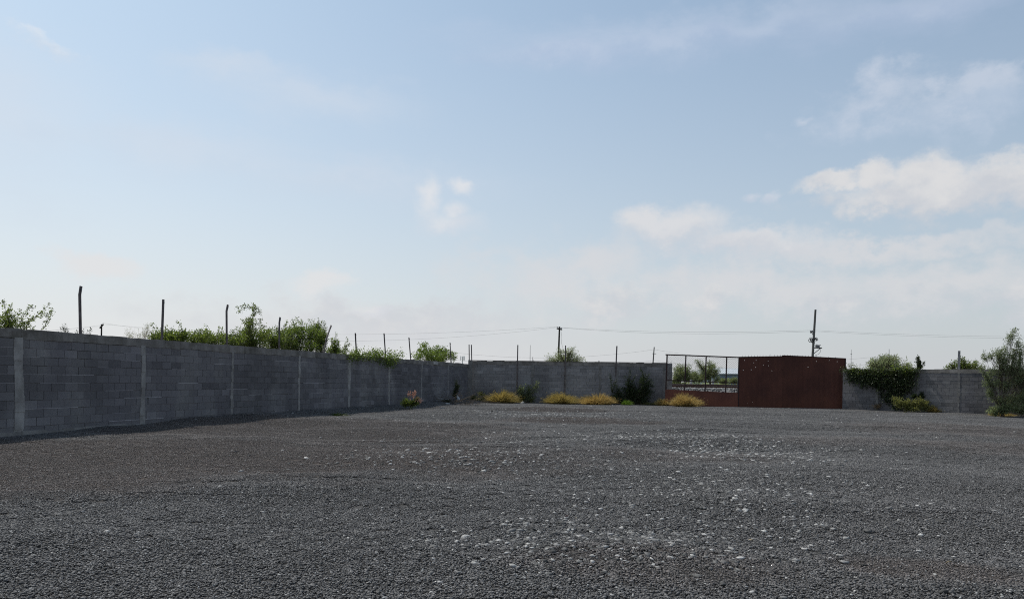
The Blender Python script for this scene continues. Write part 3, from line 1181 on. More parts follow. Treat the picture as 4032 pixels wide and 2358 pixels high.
nl = [GL.hit(px, 1560)[0] for px in (2700, 2775, 2855)]
edges = [0] + nl + [GL.L]
for k in range(4):
    sheet(GL, edges[k] - .01, edges[k + 1] + .01, -.1, lambda a_: lz(a_, zp0, zp1), 'lower_panel', root, cell=.12, off=.008 * (k % 2), tint=1.45 + .2 * (k == 0))
sg = empty('solid_gate', (GB[0], GB[1], 0), 'tall solid dark red sheet metal gate with small rusted holes and spikes', 'gate')
HOLES = [(2967, 1427, 1), (2974, 1452, 1), (2958, 1456, 1), (2945, 1450, 1), (2977, 1418, 1), (3024, 1420, 1), (3059, 1418, 1), (3026, 1439, 1),
         (3019, 1460, 2), (3040, 1460, 2), (2926, 1457, 1), (2939, 1441, 1), (2975, 1446, 1), (2975, 1455, 1), (3006, 1438, 1), (3181, 1445, 1),
         (3181, 1459, 1), (3266, 1419, 1), (3266, 1438, 1), (3297, 1424, 1), (3214, 1423, 1), (3286, 1515, 1), (2936, 1506, 1), (2948, 1505, 1),
         (2943, 1588, 1), (2963, 1582, 1), (3315, 1436, 1), (2931, 1419, 1), (2957, 1437, 1)]
TOP = [(2909, 1406), (3080, 1403), (3081, 1400), (3110, 1401), (3200, 1405), (3330, 1412)]
TA = [(SL.hit(x, y)) for x, y in TOP]
ta, tzv = [q[0] for q in TA], [q[1] for q in TA]
ztop = lambda a_: float(np.interp(a_, ta, tzv))
ed = [0.0] + [SL.hit(px, 1500)[0] for px in (2987, 3080, 3160, 3245)] + [SL.L]
HA = [(*SL.hit(x, y), b) for k_, (x, y, b) in enumerate(HOLES) if k_ % 5 not in (1, 3)]
for k in range(5):
    e0, e1 = ed[k] - .012, ed[k + 1] + .012
    sheet(SL, e0, e1, -.12, ztop, 'sheet_panel', sg, [h for h in HA if e0 + .08 < h[0] < e1 - .12], .024, off=.008 * (k % 2), tint=[.95, 1.0, .88, .95, 1.05][k])
tr = MB()
for k in range(len(TOP) - 1):
    tr.beam(SL.fr(ta[k] - .02, .0, tzv[k] + .012), SL.fr(ta[k + 1] + .02, .0, tzv[k + 1] + .012), .05, .035)
tr.build('top_rail', M['frame_paint'], sg)
ep_ = MB()
ep_.beam(SL.fr(SL.L + .02, 0, -.1), SL.fr(SL.L + .02, 0, tzv[-1] + .03), .07, .06, up=(SL.n[0], SL.n[1], 0))
ep_.beam(SL.fr(-.02, .004, -.1), SL.fr(-.02, .004, tzv[0] + .03), .05, .05, up=(SL.n[0], SL.n[1], 0))
ep_.build('gate_post', M['frame_paint'], sg)
for px in (2924, 2934, 2947, 2959, 2971, 2983, 2992, 3004, 3016, 3050, 3061, 3073, 3090, 3101, 3112, 3120, 3130, 3140, 3160, 3172, 3183, 3232, 3262, 3290):
    a0, _z = SL.hit(px, 1410)
    z_ = ztop(a0) + .03
    hgt = random.uniform(.07, .10) if px < 3085 else random.uniform(.03, .07)
    s_ = MB()
    s_.tube([SL.fr(a0, 0, z_ - .01), SL.fr(a0 + random.uniform(-.01, .02), 0, z_ + hgt)], [.012, .005], 5)
    s_.build('spike', M['black_metal'], sg)
for px in (3033, 3212):
    a0, _z = SL.hit(px, 1405)
    z_ = ztop(a0)
    s_ = MB()
    s_.tube([SL.fr(a0 - .035, 0, z_ + .02)] + [SL.fr(a0 + .035 * math.cos(q), 0, z_ + .10 + .035 * math.sin(q)) for q in np.linspace(math.pi, 0, 7)] + [SL.fr(a0 + .035, 0, z_ + .02)], .007, 5)
    s_.build('lifting_loop', M['grey_metal'], sg)

# ------------------------------------------------------------------ plants


def leaves(P, D, size, aspect=.42, curl=.25):
    n = len(P)
    D = D / np.maximum(np.linalg.norm(D, axis=1), 1e-6)[:, None]
    R = rng.normal(size=(n, 3))
    S = np.cross(D, R)
    S /= np.maximum(np.linalg.norm(S, axis=1), 1e-6)[:, None]
    N = np.cross(S, D)
    size = np.broadcast_to(size, n)[:, None] * rng.uniform(.65, 1.3, (n, 1))
    mid = P + D * size * .5
    V = np.stack((P, mid + S * size * aspect * .5 + N * size * curl * .3, P + D * size, mid - S * size * aspect * .5 + N * size * curl * .3), 1)
    b = np.arange(n)[:, None] * 4
    Fs = np.concatenate((b + [0, 1, 2], b + [0, 2, 3]))
    return V.reshape(-1, 3), Fs


def twigs_mesh(paths, radii, k=4):
    """paths (n, m, 3) -> thin 3 sided tubes"""
    n, m, _ = paths.shape
    d = np.gradient(paths, axis=1)
    d /= np.maximum(np.linalg.norm(d, axis=2), 1e-6)[..., None]
    ref = np.where(np.abs(d[..., 2:3]) > .9, np.array((1., 0, 0)), np.array((0, 0, 1.)))
    a = np.cross(d, ref)
    a /= np.maximum(np.linalg.norm(a, axis=2), 1e-6)[..., None]
    b = np.cross(d, a)
    ring = []
    for q in range(3):
        an = q * 2 * math.pi / 3
        ring.append(paths + (a * math.cos(an) + b * math.sin(an)) * radii[..., None])
    V = np.stack(ring, 2)          # n m 3 3
    idx = np.arange(n * m * 3).reshape(n, m, 3)
    f = []
    for q in range(3):
        q2 = (q + 1) % 3
        f.append(np.stack((idx[:, :-1, q], idx[:, :-1, q2], idx[:, 1:, q2], idx[:, 1:, q]), -1).reshape(-1, 4))
    return V.reshape(-1, 3), np.concatenate(f)


def bez(a, b, c, m):
    t = np.linspace(0, 1, m)[None, :, None]
    return (1 - t) ** 2 * a[:, None] + 2 * t * (1 - t) * b[:, None] + t ** 2 * c[:, None]


def shrub(name, label, cat, base, lobes, ntw, nleaf, lsize, mat, stem='bark', group=None, depth=.8, srad=.012, spread=.07, droop=.0,
          aspect=.42, jit=.25, up=.35, start=.35, kids=True, surf=.33, shape='foliage', tail=.4, shoots=(), sdens=90):
    """lobes: (px, py, rx px, ry px, Y, weight). Branches run from the base into the lobes; leaves sit along the twigs."""
    base = np.array(base, float)
    C, Rr, W = [], [], []
    for l in lobes:
        px, py, rx, ry, Yd = l[:5]
        C.append(at(px, py, Yd))
        Rr.append((rx / F * Yd, rx / F * Yd * depth, ry / F * Yd))
        W.append(l[5] if len(l) > 5 else rx * ry)
    C, Rr, W = np.array(C), np.array(Rr), np.array(W, float)
    k = rng.choice(len(C), ntw, p=W / W.sum())
    u = rng.normal(size=(ntw, 3))
    u /= np.linalg.norm(u, axis=1)[:, None]
    tip = C[k] + u * Rr[k] * (rng.random((ntw, 1)) ** surf)
    # a limb per lobe, twigs leave it somewhere on the way
    nb = len(C)
    b0 = base + rng.normal(0, .06, (nb, 3)) * (1, 1, 0)
    limb_c = b0 * .5 + C * .5 + rng.normal(0, .08, (nb, 3)) + np.array((0, 0, .15)) * (C[:, 2:] - b0[:, 2:])
    limbs = bez(b0, limb_c, C, 9)
    fr_ = rng.uniform(.45, 1.0, ntw)
    fi = np.clip((fr_ * 8).astype(int), 0, 8)
    s0 = limbs[k, fi]
    ln_ = np.linalg.norm(tip - s0, axis=1)[:, None]
    mid = (s0 + tip) / 2 + rng.normal(0, .12, (ntw, 3)) * ln_ + np.array((0, 0, 1)) * ln_ * up * .5
    tip = tip - np.array((0, 0, 1)) * ln_ * droop
    m = 8
    tw = bez(s0, mid, tip, m)
    rad = np.linspace(1, .25, m)[None] * srad * .35 * rng.uniform(.7, 1.3, (ntw, 1))
    lrad = np.linspace(1, .35, 9)[None] * srad * rng.uniform(.8, 1.3, (nb, 1))
    v1, f1 = twigs_mesh(limbs, lrad)
    v2, f2 = twigs_mesh(tw, rad)
    sv, sf = np.concatenate((v1, v2)), np.concatenate((f1, f2 + len(v1)))
    # leaves
    n = nleaf
    ti = rng.integers(0, ntw, n)
    st_ = np.clip(1 - tail * rng.uniform(.7, 1.4, ntw) / np.maximum(np.linalg.norm(tip - s0, axis=1), .05), .1, .9)
    tt = st_[ti] + (1 - st_[ti]) * rng.random(n)
    x = tt * (m - 1)
    i0 = np.clip(x.astype(int), 0, m - 2)
    f_ = (x - i0)[:, None]
    Pp = tw[ti, i0] * (1 - f_) + tw[ti, i0 + 1] * f_
    tan = tw[ti, i0 + 1] - tw[ti, i0]
    tan /= np.maximum(np.linalg.norm(tan, axis=1), 1e-6)[:, None]
    side = rng.normal(size=(n, 3))
    side /= np.linalg.norm(side, axis=1)[:, None]
    Pp = Pp + side * spread * rng.random((n, 1))
    D = tan * .6 + side * .9 + np.array((0, 0, .15))
    lv, lf = leaves(Pp, D, lsize, aspect)
    twt = rng.uniform(.15, .85, ntw)
    tn = np.clip(twt[ti] + rng.normal(0, jit, n), 0, 1)
    tn2 = [np.concatenate((tn, tn))]
    for sh in shoots:
        Yd = lobes[0][4]
        q_ = np.array([at(x_, y_, Yd) for x_, y_ in sh])
        seg = np.concatenate(([0], np.cumsum(np.linalg.norm(np.diff(q_, axis=0), axis=1))))
        u_ = np.linspace(0, seg[-1], 14)
        pth = np.stack([np.interp(u_, seg, q_[:, c_]) for c_ in range(3)], 1) + rng.normal(0, .012, (14, 3))
        pth[:, 1] += np.linspace(0, rng.normal(0, .25), 14)
        v3, f3 = twigs_mesh(pth[None], np.linspace(.009, .003, 14)[None])
        sf = np.concatenate((sf, f3 + len(sv)))
        sv = np.concatenate((sv, v3))
        m_ = max(8, int(seg[-1] * sdens))
        x_ = rng.random(m_) * 12.99
        k0 = x_.astype(int)
        b3 = pth[k0] + (pth[k0 + 1] - pth[k0]) * (x_ - k0)[:, None] + rng.normal(0, lsize * .45, (m_, 3))
        v4, f4 = leaves(b3, rng.normal(size=(m_, 3)) + (pth[k0 + 1] - pth[k0]) * 8, lsize, aspect)
        h_ = len(lf) // 2
        lf = np.concatenate((lf, f4 + len(lv)))
        lv = np.concatenate((lv, v4))
        t4 = np.clip(rng.normal(.5, .25, m_), 0, 1)
        tn2.append(np.concatenate((t4, t4)))
    root = empty(name, tuple(base), label, cat, group)
    obj(shape, lv, lf, M[mat], root, np.concatenate(tn2))
    obj('branches', sv, sf, M[stem], root, np.ones(len(sf)))
    return root


def tuft(name, label, cat, p, rx, ry, h, nblade, mat, lean=.55, wid=.011, heads=.0, group=None, headmat=None):
    """a mound of fine dry grass: blades fan out from a wide crown, seed heads make it fluffy"""
    p = np.array(p, float)
    n = nblade
    ang, rr = rng.uniform(0, 6.283, n), np.sqrt(rng.random(n))
    b = p + np.stack((np.cos(ang) * rr * rx * .62, np.sin(ang) * rr * ry * .62, np.full(n, -.02)), 1)
    hh = h * np.sqrt(np.maximum(.08, 1 - rr ** 2 * .85)) * (.42 + .75 * rng.random(n) ** 1.4)
    ph = rng.uniform(0, 6.28, 3)
    hh = hh * (.86 + .12 * np.sin(2 * ang + ph[0]) * rr + .12 * np.sin(5 * ang + ph[1]) + .10 * np.sin(b[:, 0] * 5.5 + ph[2]))
    out = np.stack((np.cos(ang), np.sin(ang), np.zeros(n)), 1)
    ln_ = (rr * rx * .42 + .05)[:, None] * rng.uniform(.4, 1.5, (n, 1)) + rng.normal(0, .05, (n, 1))
    sw = rng.normal(0, .07, (n, 3)) * (1, 1, 0)
    tip = b + out * ln_ + sw + np.stack((np.zeros(n), np.zeros(n), hh), 1)
    mid = b + out * ln_ * .28 + sw * .3 + np.stack((np.zeros(n), np.zeros(n), hh * .68), 1)
    side = np.cross(rng.normal(size=(n, 3)), tip - b)
    side /= np.maximum(np.linalg.norm(side, axis=1), 1e-6)[:, None]
    wv = side * wid
    V = np.stack((b - wv, b + wv, mid - wv * .9, mid + wv * .9, tip), 1).reshape(-1, 3)
    o4 = np.arange(n)[:, None] * 5
    Fs = np.concatenate((o4 + [0, 1, 3], o4 + [0, 3, 2], o4 + [2, 3, 4]))
    tn = np.clip(rng.normal(.5, .26, n), 0, 1)
    root = empty(name, tuple(p), label, cat, group)
    obj('blades', V, Fs, M[mat], root, np.concatenate((tn, tn, tn)))
    if heads:
        nh = int(n * heads)
        pick = rng.integers(0, n, nh)
        f_ = rng.uniform(.55, 1.03, (nh, 1))
        q = mid[pick] * (1 - (f_ - .5) * 2) + tip[pick] * ((f_ - .5) * 2)
        D = (tip - mid)[pick] + rng.normal(0, .12, (nh, 3))
        lv, lf = leaves(q + rng.normal(0, .02, (nh, 3)), D, .075, .3)
        t2 = np.clip(rng.normal(.6, .25, nh), 0, 1)
        obj('seed_heads', lv, lf, M[headmat or mat], root, np.concatenate((t2, t2)))
    return root


def creeper(name, label, ln, patches, n, lsize, mat, base_px, t0=.03, t1=.3, nst=60, group=None, ztop=2.45):
    """leaves covering patches of a wall face, stems hanging from the wall top; patches: (px, py, rx, ry[, thickness])"""
    A0 = ln.fr(ln.hit(*base_px)[0], .05, 0.0)
    root = empty(name, A0, label, 'creeper', group)
    w_ = np.array([p_[2] * p_[3] for p_ in patches], float)
    k_ = rng.choice(len(patches), n, p=w_ / w_.sum())
    Pp, Q = np.zeros((n, 3)), []
    nclump = max(30, n // 28)
    ck = rng.choice(len(patches), nclump, p=w_ / w_.sum())
    for c_ in range(nclump):
        p_ = patches[ck[c_]]
        an, rr = rng.uniform(0, 6.283), math.sqrt(rng.random())
        a_, z_ = ln.hit(p_[0] + p_[2] * rr * math.cos(an), p_[1] + p_[3] * rr * math.sin(an), .15)
        th = p_[4] if len(p_) > 4 else t1
        Q.append((a_, rng.uniform(t0, th), z_))
    Q = np.array(Q)
    ci_ = rng.integers(0, nclump, n)
    loc = Q[ci_] + rng.normal(0, 1, (n, 3)) * (.16, .06, .13)
    loc[:, 1] = np.maximum(loc[:, 1], .015) if t0 > 0 else loc[:, 1]
    loc[:, 2] = np.minimum(loc[:, 2], ztop + rng.uniform(-.15, .06, n)) if t0 > 0 else loc[:, 2]
    Pp = np.array([ln.fr(*l_) for l_ in loc])
    outn = np.array((ln.n[0], ln.n[1], 0.0))
    D = outn * .6 + np.array((0, 0, -.5)) + rng.normal(0, .6, (n, 3))
    lv, lf = leaves(Pp, D, lsize, .55)
    ctn = rng.uniform(.1, .85, nclump)
    tn = np.clip(ctn[ci_] + rng.normal(0, .22, n), 0, 1)
    obj('foliage', lv, lf, M[mat], root, np.concatenate((tn, tn)))
    e_ = Q[rng.integers(0, nclump, nst)]
    a_ = np.array([ln.fr(q[0] + rng.normal(0, .15), .03, max(ztop, q[2])) for q in e_])
    c_ = np.array([ln.fr(q[0], q[1], q[2]) for q in e_])
    b_ = (a_ + c_) / 2 + outn * .12 + rng.normal(0, .08, (nst, 3))
    pth = bez(a_, b_, c_, 7)
    sv, sf = twigs_mesh(pth, np.full((nst, 7), .008))
    obj('stems', sv, sf, M['bark'], root, np.ones(len(sf)))
    return root


def bwY(px, t):
    """depth of the ray at px where it is t metres in front of the back wall / gates"""
    ln = BW if px < 2620 else GL
    u = ray(px, 1500)[0]
    A = ln.A + ln.n * t
    return (A @ ln.n) / (ln.n[0] * u + ln.n[1])


def bw_at(px, t):
    Yv = bwY(px, t)
    x = ray(px, 1590)[0] * Yv
    return np.array((x, Yv, tz(x, Yv)))


def lwY(px, off):
    """depth of the ray at px where it is `off` metres behind the left wall"""
    u = ray(px, 1400)[0]
    A = LW.A - LW.n * off
    return (A @ LW.n) / (LW.n[0] * u + LW.n[1])


def behind(px, off=1.0):
    Yv = lwY(px, off)
    return (ray(px, 1400)[0] * Yv, Yv, 0.0)


BUSH = 'bushes behind the left wall'
y0 = lwY(60, 1.2)
shrub('arching_shrub', 'dark green shrub with long arching shoots at the far left above the wall', 'shrub', behind(60, 1.2),
      [(20, 1265, 40, 30, y0, 6), (60, 1282, 60, 14, y0, 4), (-60, 1250, 60, 55, y0, 6), (35, 1235, 20, 18, y0, 2), (105, 1285, 26, 10, y0, 1)],
      170, 2300, .06, 'leaf_green', group=BUSH, spread=.05, srad=.012, up=.5, depth=.9, tail=.35, sdens=150,
      shoots=[[(40, 1275), (55, 1225), (66, 1186)], [(70, 1285), (105, 1245), (138, 1208)], [(75, 1282), (110, 1268), (160, 1248), (205, 1218), (228, 1198)], [(172, 1296), (195, 1265), (215, 1240), (226, 1220)],
              [(-10, 1260), (5, 1230), (0, 1208)], [(60, 1265), (90, 1235), (100, 1222)], [(205, 1222), (190, 1240), (170, 1252)], [(110, 1280), (130, 1262), (150, 1258)], [(20, 1240), (45, 1215), (50, 1200)], [(130, 1215), (146, 1212)]])
y0 = lwY(300, .3)
shrub('vine_sprig', 'few small leafy sprigs creeping over the left wall beside the nearest post', 'sprig', behind(270, .3),
      [(252, 1285, 12, 14, y0), (300, 1300, 12, 10, y0), (330, 1300, 10, 9, y0), (356, 1298, 6, 16, y0), (265, 1298, 10, 8, y0)], 40, 420, .04, 'leaf_dark', group=BUSH, spread=.03, srad=.006)
y0 = lwY(545, 1.5)
shrub('dry_shrub', 'pale dry thin shrub behind the wall right of the small utility pole', 'shrub', behind(545, 1.5),
      [(510, 1305, 26, 28, y0), (570, 1300, 30, 26, y0), (540, 1315, 50, 18, y0), (582, 1285, 8, 16, y0, 300)], 120, 900, .03, 'leaf_olive', 'dry_stem', group=BUSH, spread=.04, srad=.006)
for px, off, lob, ntw, nl_, lab, sht in (
    (650, 1.2, [(690, 1320, 60, 20, 0), (640, 1322, 50, 17, 0), (720, 1312, 24, 16, 0), (600, 1318, 16, 12, 0)], 260, 3000, 'low leafy green bush around the second fence post',
     [[(625, 1320), (610, 1295), (602, 1272)], [(640, 1318), (628, 1292)], [(680, 1310), (668, 1292)], [(725, 1315), (718, 1285), (708, 1265)], [(650, 1315), (660, 1285)], [(735, 1318), (742, 1300)]]),
    (800, 1.2, [(770, 1324, 60, 20, 0), (840, 1330, 62, 20, 0), (800, 1312, 40, 14, 0), (890, 1332, 24, 18, 0)], 260, 3000, 'low leafy green bush between the second and third fence posts',
     [[(818, 1320), (815, 1290), (812, 1278)], [(855, 1322), (850, 1298), (852, 1285)], [(880, 1325), (878, 1295)], [(765, 1315), (758, 1298)], [(790, 1312), (795, 1296)], [(905, 1330), (912, 1300)]]),
    (975, 1.4, [(930, 1338, 50, 28, 0), (1000, 1330, 66, 40, 0), (975, 1300, 40, 24, 0), (990, 1265, 26, 18, 0), (1040, 1310, 30, 24, 0), (905, 1338, 30, 20, 0)], 390, 4900, 'tall green bush whose top shoots arch over, the highest behind the left wall',
     [[(990, 1270), (1000, 1235), (1004, 1205), (1002, 1198)], [(1000, 1230), (1012, 1208), (1022, 1218), (1030, 1240)], [(1000, 1225), (985, 1205), (965, 1203), (945, 1208), (935, 1215)], [(985, 1210), (965, 1218), (957, 1240)], [(995, 1245), (1010, 1222)], [(975, 1285), (952, 1262), (946, 1258)], [(1010, 1280), (1030, 1262), (1038, 1258)], [(1020, 1290), (1042, 1278)], [(930, 1320), (922, 1300)], [(1000, 1240), (1018, 1228)], [(998, 1228), (990, 1212)], [(1002, 1218), (1010, 1200)]]),
    (1110, 1.3, [(1080, 1345, 46, 30, 0), (1125, 1338, 46, 38, 0), (1105, 1310, 34, 22, 0), (1066, 1330, 36, 34, 0)], 270, 3500, 'dense green bush around the post with a crooked tip',
     [[(1075, 1320), (1068, 1298)], [(1120, 1310), (1128, 1278), (1132, 1265)], [(1095, 1310), (1090, 1285)], [(1110, 1305), (1116, 1272)]]),
    (1190, 1.4, [(1160, 1330, 60, 44, 0), (1175, 1288, 36, 28, 0), (1230, 1330, 60, 46, 0), (1180, 1362, 95, 22, 0), (1215, 1296, 34, 22, 0), (1140, 1305, 26, 22, 0)], 420, 5600, 'dense round green bush in the middle of the left wall bushes',
     [[(1160, 1280), (1152, 1258)], [(1175, 1272), (1174, 1250)], [(1190, 1275), (1192, 1256)], [(1220, 1285), (1222, 1262), (1218, 1256)], [(1140, 1295), (1132, 1275)]]),
    (1265, 1.1, [(1255, 1305, 30, 30, 0), (1262, 1335, 30, 40, 0), (1245, 1285, 22, 16, 0)], 210, 2400, 'green bush with loose leafy top beside the leaning post',
     [[(1245, 1285), (1240, 1262)], [(1260, 1285), (1266, 1258)], [(1270, 1295), (1283, 1272)], [(1275, 1310), (1290, 1290)], [(1255, 1280), (1252, 1256)]]),
    (1320, .8, [(1318, 1356, 20, 26, 0), (1305, 1374, 28, 16, 0), (1332, 1374, 16, 14, 0)], 130, 1400, 'small pointed green shrub right of the leaning post',
     [[(1320, 1350), (1324, 1325), (1325, 1314)], [(1312, 1350), (1308, 1332)], [(1328, 1360), (1334, 1340)]]),
    (1365, .8, [(1362, 1366, 8, 14, 0), (1352, 1382, 12, 12, 0)], 40, 240, 'thin leafy sprig right of the small pointed shrub',
     [[(1358, 1375), (1366, 1350), (1372, 1332)], [(1364, 1365), (1378, 1350)]]),
    (1720, 1.2, [(1700, 1400, 55, 26, 0), (1740, 1400, 44, 26, 0), (1655, 1378, 24, 22, 0, 350), (1665, 1355, 16, 10, 0, 150), (1690, 1375, 18, 18, 0, 250), (1725, 1372, 18, 16, 0, 400), (1785, 1400, 16, 18, 0, 250), (1755, 1380, 10, 14, 0, 200), (1640, 1402, 24, 12, 0, 250)], 320, 3600, 'last green bush behind the left wall before the corner',
     [[(1655, 1390), (1650, 1368), (1662, 1350)], [(1680, 1380), (1672, 1358)], [(1725, 1380), (1722, 1360)], [(1750, 1385), (1748, 1365)], [(1640, 1400), (1625, 1390)], [(1780, 1405), (1792, 1388)]]),
):
    yv = lwY(px, off)
    shrub('green_bush', lab, 'bush', behind(px, off), [(l[0], l[1], l[2] * 1.12, l[3] * 1.08, lwY(l[0], off + rng.uniform(-.2, .4)), *(l[5:] or ())) for l in lob], int(ntw * 1.2), int(nl_ * 1.35),
          .075 if px < 1600 else .11, 'leaf_bright' if px > 1600 or rng.random() < .4 else 'leaf_green', group=BUSH, spread=.085, srad=.012, up=.4, shoots=sht, sdens=110, tail=.38)
# creeper along and over the wall top
creeper('wall_creeper', 'light green creeper sprawling over the top of the left wall and hanging down', LW,
        [(1400, 1398, 40, 8), (1450, 1400, 40, 7), (1500, 1396, 32, 14), (1540, 1403, 34, 14), (1520, 1418, 26, 12), (1560, 1412, 16, 12), (1590, 1394, 12, 7), (1405, 1392, 16, 10), (1538, 1428, 14, 12), (1470, 1398, 40, 7)],
        3600, .075, 'leaf_bright', (1500, 1410), -.1, .12, 40)

# things growing in the yard
p = gxy(1615, 1610)
fl = shrub('flowering_weed', 'green weed with salmon pink flower heads at the foot of the left wall', 'plant', p,
           [(1590, 1588, 22, 14, p[1]), (1620, 1590, 24, 18, p[1]), (1640, 1585, 16, 18, p[1]), (1600, 1575, 18, 12, p[1]), (1645, 1570, 10, 14, p[1])], 120, 1900, .07, 'leaf_green', spread=.06, srad=.008)
for fx, fy, frx, fry in ((1612, 1552, 8, 13), (1628, 1556, 10, 11), (1643, 1571, 14, 10), (1634, 1545, 5, 8), (1652, 1580, 9, 8)):
    n = 85
    Pp = np.array([at(fx + rng.normal(0, frx * .45), fy + rng.normal(0, fry * .45), p[1] + rng.normal(0, .08)) for _ in range(n)])
    lv, lf = leaves(Pp, rng.normal(size=(n, 3)) + (0, 0, .8), .06, .5)
    tn = rng.random(n)
    obj('flower_head', lv, lf, M['pink_flower'], fl, np.concatenate((tn, tn)))
p = gxy(1330, 1618)
tuft('green_grass', 'low green grass patch in the shade at the foot of the left wall', 'grass', p, .4, .3, .16, 260, 'leaf_dark', wid=.009)  # wall's shade put into the blades through the dark leaf colour
for px, py, w_, h_, lab in ((1680, 1583, 26, 14, 'low dark weed in the shade against the left wall'), (1711, 1578, 20, 24, 'taller dark weed in the shade left of the white bag'), (1760, 1583, 22, 8, 'flat dark weed in the shade beside the white bag')):
    p = gxy(px, py)
    shrub('dark_weed', lab, 'weed', p, [(px, py - h_ * .55, w_, h_ * .55, p[1])], 60, 620, .06, 'leaf_dark', spread=.05, srad=.005)
p = gxy(1792, 1582)
shrub('dark_sapling', 'thin dark sapling growing up against the left wall near the corner', 'sapling', p,
      [(1797, 1512, 6, 20, p[1], 150), (1792, 1535, 12, 14, p[1]), (1803, 1530, 12, 10, p[1], 100), (1788, 1553, 12, 10, p[1]), (1806, 1520, 8, 6, p[1], 60)], 90, 800, .07, 'leaf_dark', spread=.06, srad=.012, droop=.05)
p = gxy(1815, 1585)
root = empty('dead_brush', tuple(p), 'tangle of bare dead stems in the corner of the two walls', 'dead brush')
n = 60
b0 = p + rng.normal(0, .5, (n, 3)) * (1.4, .5, 0)
t0 = b0 + np.stack((rng.normal(.2, .8, n), rng.normal(0, .3, n), rng.uniform(.1, .75, n)), 1)
pth = bez(b0, (b0 + t0) / 2 + rng.normal(0, .12, (n, 3)) + (0, 0, .12), t0, 6)
v, f = twigs_mesh(pth, np.full((n, 6), .007))
obj('stems', v, f, M['bark'], root, np.ones(len(f)))
# white bag and litter
p = gxy(1802, 1582)
mb = MB()
bm = bmesh.new()
bmesh.ops.create_icosphere(bm, subdivisions=3, radius=1)
V = []
for v_ in bm.verts:
    c = v_.co.copy()
    c = Vector((c.x * .11, c.y * .12, c.z * .19))
    c.x += -.28 * c.z
    c *= 1 + .12 * math.sin(c.x * 60 + c.z * 25) * math.cos(c.y * 50) + .06 * math.sin(c.z * 70)
    V.append((p[0] + c.x, p[1] + c.y, p[2] + c.z + .15))
Fs = [[v_.index for v_ in f_.verts] for f_ in bm.faces]
bm.free()
setp(obj('white_bag', np.array(V), Fs, M['white_bag'], tint=[1] * len(Fs), smooth=True, origin=p), 'crumpled white bag leaning at the wall in the corner', 'bag')
for px, py, wd, lab in ((1742, 1592, 26, 'flat white scrap on the gravel at the shadow edge of the left wall'), (1762, 1586, 22, 'thin pale scrap behind the flat white scrap')):
    p = gxy(px, py)
    hw = wd / 2 / F * p[1]
    mb = MB()
    k_ = 7
    top = [(p[0] + hw * math.cos(q) * random.uniform(.7, 1.1), p[1] + hw * .8 * math.sin(q), p[2] + .02 + random.uniform(0, .03)) for q in np.linspace(0, 6.283, k_ + 1)[:-1]]
    bot = [(x, y, z - .025) for x, y, z in top]
    mb.add(top + bot, [tuple(range(k_)), tuple(range(2 * k_ - 1, k_ - 1, -1))] + [(q, k_ + q, k_ + (q + 1) % k_, (q + 1) % k_) for q in range(k_)])
    setp(mb.build('white_scrap', M['white_bag'], origin=p), lab, 'scrap')

WEED = 'weeds along the foot of the back wall'
GR = 'dry yellow grass clumps along the back wall'
for px, py, hw, top, nb_, mat_, lab in (
    (1975, 1585, 72, 1535, 5200, 'dry_grass_olive', 'leftmost round clump of yellow olive dry grass near the wall corner'),
    (2213, 1590, 70, 1545, 5200, 'dry_grass_olive', 'left half of the pair of touching golden grass clumps by the back wall'),
    (2352, 1592, 74, 1550, 5400, 'dry_grass', 'right half of the pair of touching golden grass clumps by the back wall'),
    (2612, 1598, 32, 1565, 1700, 'dry_grass', 'small golden grass clump at the foot of the gate post'),
    (2702, 1599, 62, 1548, 4600, 'dry_grass', 'large golden grass clump in front of the red lower gate panel')):
    p = bw_at(px, 1.0 if hw > 40 else .7)
    r_ = hw / F * p[1]
    hgt = (py - top) / F * p[1]
    tuft('dry_grass_clump', lab, 'grass clump', p, r_ * 1.0, min(r_ * .75, .85), hgt * 1.12, int(nb_ * .62), mat_, heads=.55, group=GR)
